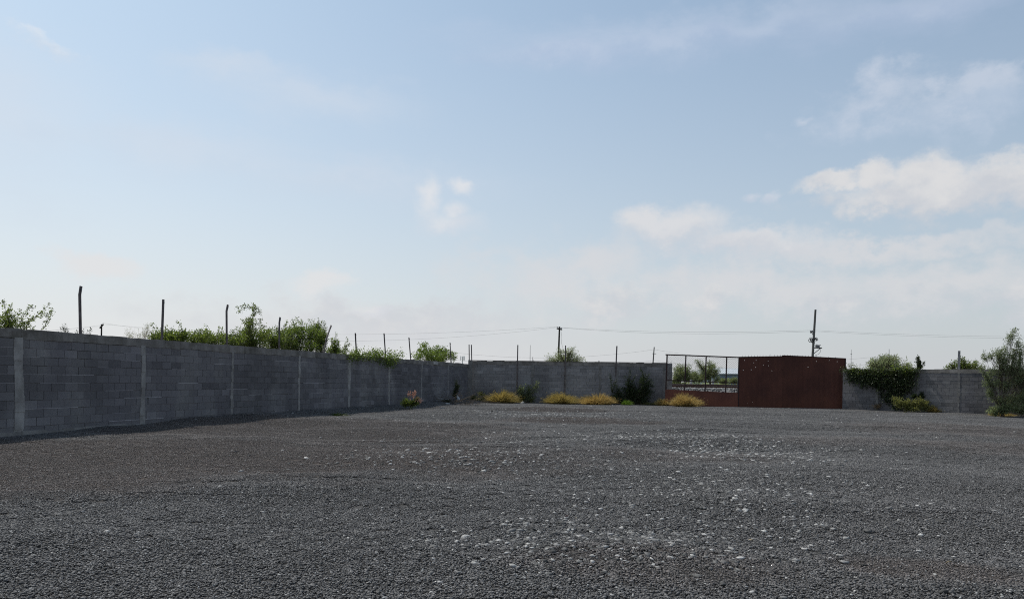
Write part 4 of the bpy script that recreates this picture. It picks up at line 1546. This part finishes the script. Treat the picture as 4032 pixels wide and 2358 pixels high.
for px, py, lob, ntw, nl_, mat_, ls, lab in (
    (1870, 1590, [(1860, 1570, 14, 18), (1880, 1575, 14, 14), (1868, 1585, 20, 10)], 90, 800, 'leaf_olive', .07, 'olive weed left of the leftmost dry grass clump'),
    (1905, 1588, [(1893, 1555, 16, 16), (1912, 1565, 14, 20), (1900, 1575, 22, 12)], 90, 900, 'leaf_olive', .07, 'taller olive weed touching the leftmost dry grass clump'),
    (2075, 1583, [(2050, 1535, 22, 24), (2085, 1530, 24, 26), (2115, 1520, 14, 22), (2075, 1560, 40, 20), (2040, 1545, 14, 16)], 220, 1700, 'leaf_acacia', .085, 'tall grey green weed growing behind the leftmost dry grass clump'),
    (2070, 1585, [(2055, 1570, 20, 16), (2090, 1575, 22, 12)], 90, 700, 'leaf_olive', .07, 'low olive weed in front of the tall grey green weed'),
    (2490, 1590, [(2418, 1540, 20, 30), (2430, 1568, 36, 28), (2480, 1515, 22, 34), (2478, 1552, 52, 42), (2540, 1485, 20, 16, 0, 300), (2545, 1525, 34, 36), (2530, 1560, 45, 40), (2500, 1580, 60, 18)], 620, 7200, 'leaf_dark', .085, 'big dark green bush growing against the back wall left of the gate'),
    (2560, 1597, [(2545, 1590, 22, 7), (2575, 1592, 20, 7), (2600, 1592, 14, 6)], 90, 700, 'leaf_olive', .05, 'low straggly weeds between the dark bush and the gate post'),
    (2560, 1594, [(2530, 1586, 30, 8)], 40, 300, 'dead_leaf', .05, 'dead brown litter at the foot of the dark bush')):
    p = bw_at(px, .5)
    shrub('leafy_weed' if px != 2490 else 'dark_bush', lab, 'weed' if px != 2490 else 'bush', p,
          [(l[0], l[1], l[2] * 1.1, l[3] * 1.1, bwY(l[0], rng.uniform(.35, .65)), *(l[5:] or ())) for l in lob], ntw, int(nl_ * 1.5), ls, mat_,
          group=WEED, spread=.09, srad=.010, depth=.3, sdens=130, shoots=[] if px != 2490 else [[(2412, 1545), (2406, 1505), (2402, 1472)], [(2470, 1520), (2480, 1475), (2482, 1448)], [(2470, 1500), (2462, 1480)], [(2490, 1500), (2502, 1478)], [(2535, 1520), (2535, 1480), (2520, 1452)], [(2540, 1495), (2560, 1470)], [(2540, 1520), (2568, 1490)], [(2415, 1520), (2425, 1500)]])
p = bw_at(2468, 1.1)
tuft('green_grass', 'bright green grass tuft in front of the big dark bush', 'grass', p, .32, .25, .42, 420, 'fresh_grass', wid=.009)
p = bw_at(2058, .9)
stone_obj(p, .16, .36, .8, 'pale chunk of rubble beside the leftmost dry grass clump')

# right hand wall vegetation


def rwY(px, t):
    u = ray(px, 1500)[0]
    A = RW.A + RW.n * t
    return (A @ RW.n) / (RW.n[0] * u + RW.n[1])


creeper('wall_creeper', 'dark green creeper draped over the right wall beside the solid gate', RW,
        [(3345, 1468, 26, 24), (3390, 1474, 44, 30), (3440, 1480, 44, 36), (3490, 1485, 45, 44), (3540, 1485, 45, 50), (3582, 1475, 30, 44), (3500, 1530, 44, 44), (3555, 1530, 40, 40), (3465, 1500, 34, 36), (3520, 1565, 40, 30), (3352, 1490, 18, 18), (3410, 1502, 24, 20), (3592, 1505, 14, 28), (3545, 1590, 30, 22)],
        9000, .10, 'leaf_dark', (3490, 1600), .03, .3, 120)
creeper('creeper_crest', 'sunlit green crest of creeper along the top of the right wall', RW,
        [(3350, 1456, 24, 5), (3400, 1458, 34, 5), (3500, 1460, 34, 6), (3550, 1457, 42, 6), (3592, 1456, 20, 7), (3440, 1466, 34, 5), (3341, 1432, 4, 10), (3336, 1418, 4, 5), (3520, 1466, 70, 6), (3380, 1466, 50, 6)],
        2300, .095, 'leaf_green', (3480, 1450), -.10, .3, 30)  # lighter leaf colour stands in for sun on the creeper's top
a0, _ = RW.hit(3614, 1450)
P0 = RW.fr(a0, -.07, 2.3)
vp = shrub('creeper_clad_post', 'fence post wrapped in dark creeper standing on the right wall', 'creeper', P0,
           [(3614, 1408, 7, 9, rwY(3614, -.05)), (3616, 1425, 12, 14, rwY(3614, -.05)), (3622, 1444, 15, 12, rwY(3614, -.05)), (3636, 1428, 8, 4, rwY(3614, -.05), 40)], 130, 1500, .075, 'leaf_dark', spread=.05, srad=.006)
mb = MB()
q = RW.hit(3613, 1402)
mb.beam(RW.fr(a0, -.07, 2.3), RW.fr(a0, -.07, q[1]), .07, .05, up=(RW.n[0], RW.n[1], 0))
mb.build('post', M['post_steel'], vp)
p = gxy(3580, 1624)
shrub('leafy_weed', 'yellow green bushy weed under the hanging creeper', 'weed', p + (0, .4, 0),
      [(3540, 1585, 26, 22, p[1] + .3), (3575, 1590, 30, 20, p[1] + .3), (3620, 1588, 34, 26, p[1] + .3), (3650, 1595, 30, 22, p[1] + .3), (3600, 1610, 50, 12, p[1] + .2), (3515, 1565, 10, 10, p[1] + .4)], 280, 4600, .085, 'leaf_olive', 'dry_stem', spread=.07, srad=.008, depth=.6)
p = gxy(3690, 1624)
tuft('dry_grass_clump', 'small brown yellow grass at the right end of the bushy weed under the creeper', 'grass clump', p + (0, .3, 0), .42, .35, .5, 800, 'dry_grass_olive', heads=.4, group=GR)
p = gxy(3455, 1617)
shrub('leafy_weed', 'sparse brownish weed at the foot of the right wall near the solid gate', 'weed', p + (0, .3, 0), [(3455, 1600, 30, 16, p[1] + .3), (3470, 1590, 14, 14, p[1] + .3)], 60, 420, .06, 'dead_leaf', 'dry_stem', spread=.06, srad=.005)
p = gxy(3625, 1560)
yv = rwY(3625, .12)
shrub('dark_weed', 'round dark creeper clump low on the right wall at the rough pillar', 'creeper', RW.fr(RW.hit(3625, 1600)[0], .1, .6), [(3628, 1555, 12, 14, yv), (3600, 1560, 14, 12, yv)], 70, 900, .08, 'leaf_dark', spread=.05, srad=.006, depth=.4)
# fallen dead branches
for pts_, lab in ((((3712, 1614), (3780, 1612), (3870, 1624)), 'long bare pale branch lying on the ground below the right wall'),
                  (((3760, 1600), (3800, 1588), (3880, 1582)), 'thin bare branch arching over the lying branch')):
    P_ = [gxy(x, max(y, 1612)) for x, y in pts_]
    Q_ = [at(x, y, P_[0][1] + .3) for x, y in pts_]
    mb = MB()
    mb.tube(Q_, [.018, .014, .008], 5)
    setp(mb.build('fallen_branch', M['dry_stem'], origin=Q_[0]), lab, 'branch')
p = gxy(3800, 1624)
shrub('dead_weeds', 'flattened brown dead weeds on the ground below the right wall', 'weed', p + (0, .4, 0), [(3760, 1618, 50, 8, p[1] + .4), (3850, 1618, 50, 10, p[1] + .4)], 90, 700, .07, 'dead_leaf', 'dry_stem', spread=.06, srad=.004)
# feathery tree in front of the right wall
yv = rwY(3960, .9)
b_ = gxy(3985, 1636)
lob = [(3990, 1310, 18, 26, yv, 500), (3972, 1330, 14, 22, yv, 350), (4008, 1345, 16, 18, yv, 350), (3995, 1390, 36, 30, yv), (3925, 1385, 36, 22, yv), (3895, 1395, 22, 16, yv, 500), (3950, 1410, 40, 28, yv), (4030, 1370, 26, 36, yv), (3990, 1440, 50, 32, yv),
       (3935, 1450, 45, 26, yv), (4020, 1480, 50, 45, yv), (3900, 1505, 38, 26, yv), (3960, 1510, 50, 30, yv), (3890, 1545, 22, 24, yv), (3930, 1570, 40, 24, yv), (3990, 1570, 60, 30, yv), (4040, 1560, 50, 50, yv), (4090, 1450, 60, 110, yv), (3880, 1405, 22, 24, yv, 500), (3860, 1440, 18, 18, yv, 300), (3885, 1470, 24, 24, yv, 400), (4015, 1420, 40, 40, yv), (3945, 1375, 26, 16, yv, 400)]
shrub('feathery_tree', 'tall feathery tree with thin branches at the right edge in front of the wall', 'tree', b_ + (0, .8, 0), lob, 900, 21000, .085, 'leaf_acacia', spread=.10, srad=.016, aspect=.34, depth=.5, up=.3)
lob = [(3920, 1610, 30, 18), (3960, 1605, 36, 22), (4010, 1605, 40, 26), (4040, 1620, 30, 14), (3900, 1622, 30, 10), (4080, 1600, 50, 30)]
shrub('leafy_weed', 'dense low weeds around the foot of the feathery tree', 'weed', b_ + (0, .5, 0), [(a, b, c, d, yv - .3) for a, b, c, d in lob], 340, 6500, .08, 'leaf_acacia', 'dry_stem', spread=.07, srad=.006, depth=.7)
p = gxy(3950, 1640)
tuft('dry_grass_clump', 'flat yellow brown grass under the feathery tree', 'grass clump', p + (.2, .4, 0), .6, .35, .28, 900, 'dry_grass_olive', heads=.3, group=GR)

# ------------------------------------------------------------------ beyond the walls
FT = 'trees and bushes beyond the yard'
gz0 = 1.12


def far_tree(label, px, Yd, lob, ntw, nl_, ls, mat_, name='mesquite_tree', cat='tree', sr=.05, zb=None, up=.4, asp=.25, spread=.16):
    b = at(px, 1500, Yd)
    b[2] = gz0 if zb is None else zb
    return shrub(name, label, cat, b, [(*l[:4], Yd + rng.uniform(-.4, .4), *l[4:]) for l in lob], ntw, nl_, ls, mat_, group=FT, spread=spread, srad=sr, up=up, aspect=asp, depth=.8, jit=.3, tail=1.0)


far_tree('round pale mesquite tree rising behind the back wall at the utility pole', 2215, 75,
         [(2225, 1405, 50, 42), (2245, 1385, 36, 26), (2180, 1412, 40, 24), (2275, 1415, 36, 26), (2225, 1425, 85, 30), (2205, 1380, 14, 18), (2160, 1418, 24, 12), (2300, 1428, 16, 10)], 420, 4600, .17, 'leaf_pale')
far_tree('bushy tree behind the left bay of the gate mesh', 2690, 77, [(2665, 1480, 30, 44), (2700, 1470, 34, 44), (2680, 1450, 30, 24), (2720, 1490, 24, 24), (2650, 1500, 20, 16)], 380, 6800, .15, 'leaf_mesquite', sr=.03)
far_tree('lower bush behind the second bay of the gate mesh', 2745, 80, [(2735, 1480, 22, 26), (2760, 1490, 26, 18), (2720, 1488, 16, 20)], 260, 3800, .15, 'leaf_mesquite', 'scrub_bush', 'bush', sr=.03)
far_tree('open branching mesquite tree behind the middle of the gate mesh', 2800, 78, [(2760, 1440, 26, 24, 500), (2745, 1425, 14, 12, 200), (2790, 1470, 40, 36), (2820, 1460, 24, 30), (2770, 1475, 34, 30), (2800, 1440, 22, 18), (2825, 1490, 16, 16), (2790, 1425, 12, 10, 150)], 380, 6200, .15, 'leaf_mesquite', sr=.04)
for px, top, hw, lab in ((2850, 1492, 26, 'low green scrub behind the right bay of the gate mesh'), (2890, 1486, 22, 'low green scrub hard against the solid gate edge'), (2935, 1490, 30, 'low green scrub hidden behind the solid gate')):
    far_tree(lab, px, 84, [(px, (top + 1508) / 2, hw, (1510 - top) / 2)], 140, 1800, .13, 'leaf_mesquite', 'scrub_bush', 'bush', .03)
far_tree('broad olive tree behind the right wall above the creeper', 3495, 53, [(3500, 1425, 60, 32), (3450, 1430, 36, 28), (3550, 1435, 42, 24), (3480, 1408, 36, 18), (3520, 1405, 30, 16), (3430, 1435, 20, 20), (3570, 1442, 26, 12)], 420, 4600, .13, 'leaf_pale', 'olive_tree', zb=-.1, asp=.4)
far_tree('dark green bush behind the right wall at the wide grey post', 3780, 50, [(3790, 1430, 34, 24), (3750, 1435, 20, 22), (3730, 1445, 24, 12), (3830, 1435, 34, 20), (3810, 1445, 50, 16), (3840, 1425, 16, 8), (3785, 1410, 10, 10), (3860, 1448, 24, 12)], 300, 3600, .11, 'leaf_green', 'green_bush', 'bush', zb=-.1, asp=.45)
# low scrub far off, one mass
n = 9000
px_ = rng.uniform(-90, 140, n)
py_ = rng.uniform(120, 210, n)
cl_ = np.sin(px_ * .35) + np.sin(px_ * .13 + 1) + np.sin(py_ * .2)
hgt = np.clip(.5 + .5 * cl_, .15, 1.6)
Pp = np.stack((px_, py_, gz0 + hgt * rng.random(n) ** .6), 1)
lv, lf = leaves(Pp, rng.normal(size=(n, 3)) + (0, 0, .6), .5, .45)
tn = rng.random(n)
setp(obj('far_scrub', lv, lf, M['leaf_mesquite'], tint=np.concatenate((tn, tn))), 'distant low green scrub beyond the railway', None, None, 'stuff')

# railway: ballast bank and two tracks
TD = np.array((1.0, -.012))
TD /= np.linalg.norm(TD)


def rail_pt(x, yo, z):
    return (x, yo - .012 * x, z)


mb = MB()
prof = [(56.2, .0), (57.7, 1.02), (58.0, 1.05), (68.5, 1.16), (69.0, 1.10), (70.5, .95)]
xs_ = np.arange(-150, 171, 2.0)
V, Fs = [], []
for x in xs_:
    for yo, z in prof:
        V.append(rail_pt(x, yo + .05 * math.sin(x * .7), z + .015 * math.sin(x * 1.3 + yo)))
m_ = len(prof)
for i_ in range(len(xs_) - 1):
    for j in range(m_ - 1):
        Fs.append((i_ * m_ + j, (i_ + 1) * m_ + j, (i_ + 1) * m_ + j + 1, i_ * m_ + j + 1))
o = obj('ballast_bank', np.array(V), Fs, M['ballast'], smooth=True)
o['kind'] = 'structure'
# loose ballast stones on the near shoulder seen through the mesh
n = 5200
x = rng.uniform(4, 24, n)
yo = rng.uniform(56.8, 58.9, n)
z = np.interp(yo, [q[0] for q in prof], [q[1] for q in prof])
v, f, t = rocks(np.stack((x, yo - .012 * x, z + .02), 1), rng.uniform(.04, .085, n), np.where(rng.random(n) < .5, rng.uniform(.25, .45, n), rng.uniform(.03, .12, n)), .7)
setp(obj('ballast_stones', v, f, M['stone'], tint=t), 'pale broken ballast stones along the railway bank', None, None, 'stuff')
for yo, z, lab in ((59.1, 1.06, 'nearer rusty railway track behind the gate mesh'), (66.0, 1.17, 'farther rusty railway track behind the gate mesh')):
    root = empty('railway_track', (0, yo, z), lab, 'railway track')
    for k in range(2):
        y_ = yo + k * 1.5
        mb = MB()
        mb.beam(rail_pt(-140, y_, z + .105), rail_pt(160, y_, z + .105), .03, .13)
        mb.beam(rail_pt(-140, y_, z + .04), rail_pt(160, y_, z + .04), .14, .03)
        mb.beam(rail_pt(-140, y_, z + .185), rail_pt(160, y_, z + .185), .07, .03)
        r_ = mb.build('rail', M['rail_rust'], root)
        mb = MB()
        mb.beam(rail_pt(-140, y_, z + .206), rail_pt(160, y_, z + .206), .06, .012)
        mb.build('running_surface', M['rail_head'], r_)
    for x in np.arange(6, 26, .62):
        mb = MB()
        c = rail_pt(x, yo + .75, z)
        mb.box((-.12, -1.25, -.12), (.12, 1.25, .022), random.uniform(.8, 1.1), lambda a, b, c_: (c[0] + a, c[1] + b, c[2] + c_))
        mb.build('sleeper', M['sleeper'], root)
for px, top, Yd, lab in ((2721, 1496, 71, 'short pale post beside the railway behind the second mesh bay'), (2807, 1498, 72, 'short pale post beside the railway behind the third mesh bay')):
    a = at(px, 1512, Yd)
    b = at(px, top, Yd)
    mb = MB()
    mb.beam((a[0], a[1], 1.0), (a[0], a[1], b[2]), .2, .2)
    mb.beam((a[0], a[1], b[2]), (a[0], a[1], b[2] + .05), .15, .15)
    setp(mb.build('marker_post', M['plaster'], origin=(a[0], a[1], 1.0)), lab, 'post')
# warehouse
A0, B0 = at(2826, 1500, 260), at(3010, 1500, 262)
root = empty('warehouse', (A0[0], A0[1], 1.1), 'long haze-tinted pale blue warehouse with light metal roof far behind the gate mesh', 'warehouse')
zt, ze = at(2870, 1461, 260)[2], at(2870, 1471, 260)[2]
mb = MB()
mb.box((A0[0], 258, 1.0), (B0[0], 300, ze), 1)
mb.build('wall', M['hazed_cladding'], root)
mb = MB()
xa, xb = A0[0] - .5, B0[0] + .5
mb.add([(xa, 257.2, ze), (xb, 257.2, ze), (xb, 279, zt + 1.4), (xa, 279, zt + 1.4), (xa, 301, ze), (xb, 301, ze), (xa, 257.2, ze - .25), (xb, 257.2, ze - .25), (xa, 301, ze - .25), (xb, 301, ze - .25)],
       [(0, 1, 2, 3), (3, 2, 5, 4), (6, 7, 1, 0), (4, 5, 9, 8), (0, 3, 4, 8, 6), (1, 7, 9, 5, 2), (6, 8, 9, 7)])
mb.build('roof', M['roof_metal'], root)
mb = MB()
for k in range(6):
    x = A0[0] + 2 + k * 2.4
    mb.box((x, 257.95, 2.6), (x + 1.4, 257.99, 3.3), 1)
mb.build('wall_panel_band', M['white_paint'], root)

# ------------------------------------------------------------------ poles, wires, masts


def tub(name, pts, r, mat, parent=None, n=6, origin=None):
    mb = MB()
    mb.tube(pts, r, n)
    return mb.build(name, M[mat], parent, origin=origin)


POLE = 'utility poles beyond the yard'


def crossarm_pole(px, ptop, Yd, label, tilt=0.0, armw=2.3, slope=-.12, dirv=(1, .0)):
    top = at(px, ptop, Yd)
    base = np.array((top[0] - tilt, top[1], gz0 - .2))
    root = empty('utility_pole', tuple(base), label, 'utility pole', POLE)
    tub('shaft', [base, top], [.16, .11], 'dark_wood', root, 8)
    arm = MB()
    a = Vector(top) - Vector((0, 0, .35))
    dv = Vector((dirv[0], dirv[1], 0)).normalized() * armw / 2
    e0, e1 = a - dv - Vector((0, 0, slope * armw / 2)), a + dv + Vector((0, 0, slope * armw / 2))
    arm.beam(e0, e1, .16, .16)
    ar = arm.build('crossarm', M['dark_wood'], root)
    ends = []
    for f_ in (.04, .36, .64, .96):
        q = e0.lerp(e1, f_)
        i_ = MB()
        i_.tube([q, q + Vector((0, 0, .14)), q + Vector((0, 0, .16)), q + Vector((0, 0, .26))], [.03, .03, .09, .06], 8)
        i_.build('insulator', M['grey_metal'], ar)
        ends.append(q + Vector((0, 0, .26)))
    return root, ends


_, e_left = crossarm_pole(400, 1276, 122, 'small dark utility pole with a crossarm seen above the left wall', 0, 2.2, .2, (.64, -.77))
_, e_mid = crossarm_pole(2203, 1286, 112, 'black utility pole with a tilted crossarm behind the back wall', .15, 2.2, 0, (.36, .93))
# hanging loose cable on that pole
hp = at(2208, 1300, 112)
mb = MB()
mb.tube([at(2208, 1292, 112), at(2212, 1325, 112), at(2211, 1350, 112), at(2214, 1362, 112), at(2221, 1385, 112), at(2219, 1420, 112)], .018, 4)
setp(mb.build('hanging_cable', M['wire'], origin=hp), 'loose thin cable hanging from the black utility pole', 'cable')
# pole with equipment
top, bot = at(3211, 1219, 90), at(3199, 1412, 90)
dz = (bot - top) / (top[2] - bot[2])
base = bot + dz * (bot[2] - .8)
root = empty('utility_pole', tuple(base), 'tall leaning grey pole with transformer box and lamps behind the solid gate', 'utility pole', POLE)
tub('shaft', [base, top], [.16, .115], 'pole_concrete', root, 10)
PZ = 90


def q3(px, py, dy=0.0):
    return Vector(at(px, py, PZ + dy))


br = MB()
br.beam(q3(3192, 1304), q3(3210, 1307), .08, .08)
br.beam(q3(3193, 1305), q3(3203, 1322), .05, .05)
br.build('line_bracket', M['black_metal'], root)
for px in (3192, 3198, 3203):
    i_ = MB()
    i_.tube([q3(px, 1312), q3(px, 1308), q3(px, 1306), q3(px, 1301)], [.05, .05, .1, .06], 8)
    i_.build('insulator', M['grey_metal'], root)
lampb = MB()
lampb.beam(q3(3188, 1337), q3(3216, 1335), .07, .07)
lampb.build('lamp_bracket', M['black_metal'], root)
for px, py, rr in ((3193, 1338, .26), (3200, 1339, .20), (3214, 1335, .18)):
    c = q3(px, py, -.15)
    l_ = MB()
    ring = [c + Vector((math.cos(a) * rr, .1 * math.sin(a * 2), math.sin(a) * rr * 1.05)) for a in np.linspace(0, 6.283, 13)]
    l_.tube(ring, .035, 5)
    l_.tube([c + Vector((-rr * .3, 0, rr * .5)), c + Vector((0, -.1, -rr * .6))], [.06, .09], 6)
    l_.build('flood_lamp', M['black_metal'], root)
pl = MB()
pl.beam(q3(3206, 1369), q3(3234, 1370), .5, .09)
pl.beam(q3(3230, 1371), q3(3206, 1391), .07, .07)
pl.build('platform_arm', M['black_metal'], root)
bx_ = MB()
c0, c1 = q3(3213, 1368), q3(3225, 1361)
bx_.box((c0.x, PZ - .22, c0.z), (c1.x, PZ + .22, c1.z), 1)
bx_.box((c0.x - .05, PZ - .26, c1.z), (c1.x + .12, PZ + .26, c1.z + .08), 1)
bx_.tube([(c0.x + .1, PZ, c1.z + .08), (c0.x + .1, PZ, c1.z + .2)], [.05, .03], 6)
bx_.build('transformer_box', M['grey_metal'], root)
cb = MB()
cb.tube([q3(3232, 1372), q3(3231, 1384), q3(3222, 1395), q3(3210, 1398)], .018, 5)
cb.build('cable_loop', M['black_metal'], root)
bd = MB()
for py in (1345, 1390):
    a, b = q3(3205, py), q3(3205, py + 3)
    s_ = (top - bot) / np.linalg.norm(top - bot)
bd.tube([q3(3202.5, 1347), q3(3202, 1350)], .2, 10)
bd.build('band', M['grey_metal'], root)


def cable(a, b, sag, r, label, group='overhead wires'):
    a, b = Vector(a), Vector(b)
    pts_ = []
    for k in range(25):
        f_ = k / 24
        p_ = a.lerp(b, f_)
        p_.z -= sag * 4 * f_ * (1 - f_)
        pts_.append(p_)
    mb = MB()
    mb.tube(pts_, r, 4)
    o = mb.build('wire', M['wire'], origin=tuple(a))
    setp(o, label, 'wire', group)
    return o


WR = .010
cable(e_left[2], e_mid[0], 1.35, WR, 'upper wire sagging from the small left pole to the black utility pole')
cable(e_left[3], e_mid[1], 2.4, WR, 'lower wire sagging from the small left pole to the black utility pole')
ptop = [at(3204, 1300, 90), at(3204, 1304, 90)]
cable(e_mid[2], ptop[0], .42, WR, 'upper wire from the black utility pole to the leaning pole')
cable(e_mid[3], ptop[1], .55, WR, 'lower wire from the black utility pole to the leaning pole')
cable(ptop[0], at(4700, 1312, 92), .55, WR * .8, 'upper wire running right from the leaning pole')
cable(ptop[1], at(4700, 1318, 92), .6, WR * .8, 'lower wire running right from the leaning pole')
cable(at(-500, 1300, 130), e_left[0], .8, WR * .8, 'wire running left from the small left pole')
cable(at(-500, 1312, 130), e_left[1], .9, WR * .8, 'lower wire running left from the small left pole')

# far slim poles and masts
t_ = at(2576, 1366, 184)
root = empty('slim_pole', (t_[0] - .3, t_[1], gz0), 'slim pale pole far behind the back wall left of the gate', 'utility pole', POLE)
tub('shaft', [(t_[0] - .55, t_[1], gz0 - .2), t_], [.2, .12], 'pole_concrete', root, 8)
m_ = MB()
m_.beam((t_[0] - .4, t_[1], t_[2] - 1.6), (t_[0] + .5, t_[1], t_[2] - 1.6), .12, .12)
m_.build('crossarm', M['dark_wood'], root)
for dz_, s_ in ((-.6, 'upper'), (-3.2, 'middle'), (-6.4, 'lower')):
    a = (t_[0], t_[1], t_[2] + dz_)
    cable(a, at(1700, 1370 - dz_ * 10, 190), 2.0, .018, s_ + ' far wire running left from the slim pale pole', 'far thin wires')
    cable(a, at(3470, 1396 - dz_ * 10, 190), 2.0, .018, s_ + ' far wire running right from the slim pale pole', 'far thin wires')


def mast(px, ptop, Yd, label, r, platforms=(), lattice=False):
    t_ = at(px, ptop, Yd)
    root = empty('radio_mast', (t_[0], t_[1], gz0), label, 'mast')
    tub('shaft', [(t_[0], t_[1], gz0 - .3), (t_[0], t_[1], (t_[2] + gz0) * .55), t_], [r * 1.3, r, r * .55], 'grey_metal', root, 6)
    for f_ in platforms:
        p_ = at(px, f_, Yd)
        m_ = MB()
        m_.beam(p_ - (r * 3, 0, 0), p_ + (r * 3, 0, 0), r * 2, r * 2)
        m_.build('bracket', M['grey_metal'], root)
    return root


mast(2088, 1358, 420, 'tall thin white mast far behind the back wall', .16)
mast(3352, 1376, 400, 'thin lattice mast far behind the wall right of the solid gate', .13, (1394,))
mast(3501, 1374, 160, 'thin forked pole rising from the broad olive tree', .09)
t_ = at(1821, 1403, 940)
root = empty('cell_tower', (t_[0], t_[1], gz0), 'tiny distant cell tower with antenna panels above the corner of the walls', 'tower')
tub('shaft', [(t_[0], t_[1], gz0 - .5), t_], [.9, .5], 'white_paint', root, 8)
for ph in (1406, 1414):
    for k in range(5):
        c = at(1821, ph, 940) + (2.6 * math.cos(k * 1.2566), 2.6 * math.sin(k * 1.2566), 0)
        m_ = MB()
        m_.box((-.35, -.25, -1.3), (.35, .25, 1.3), 1, lambda x, y, z: (c[0] + x, c[1] + y, c[2] + z))
        m_.beam((0 + c[0], c[1], c[2]), (t_[0], t_[1], c[2]), .2, .2)
        m_.build('antenna_panel', M['white_paint'], root)
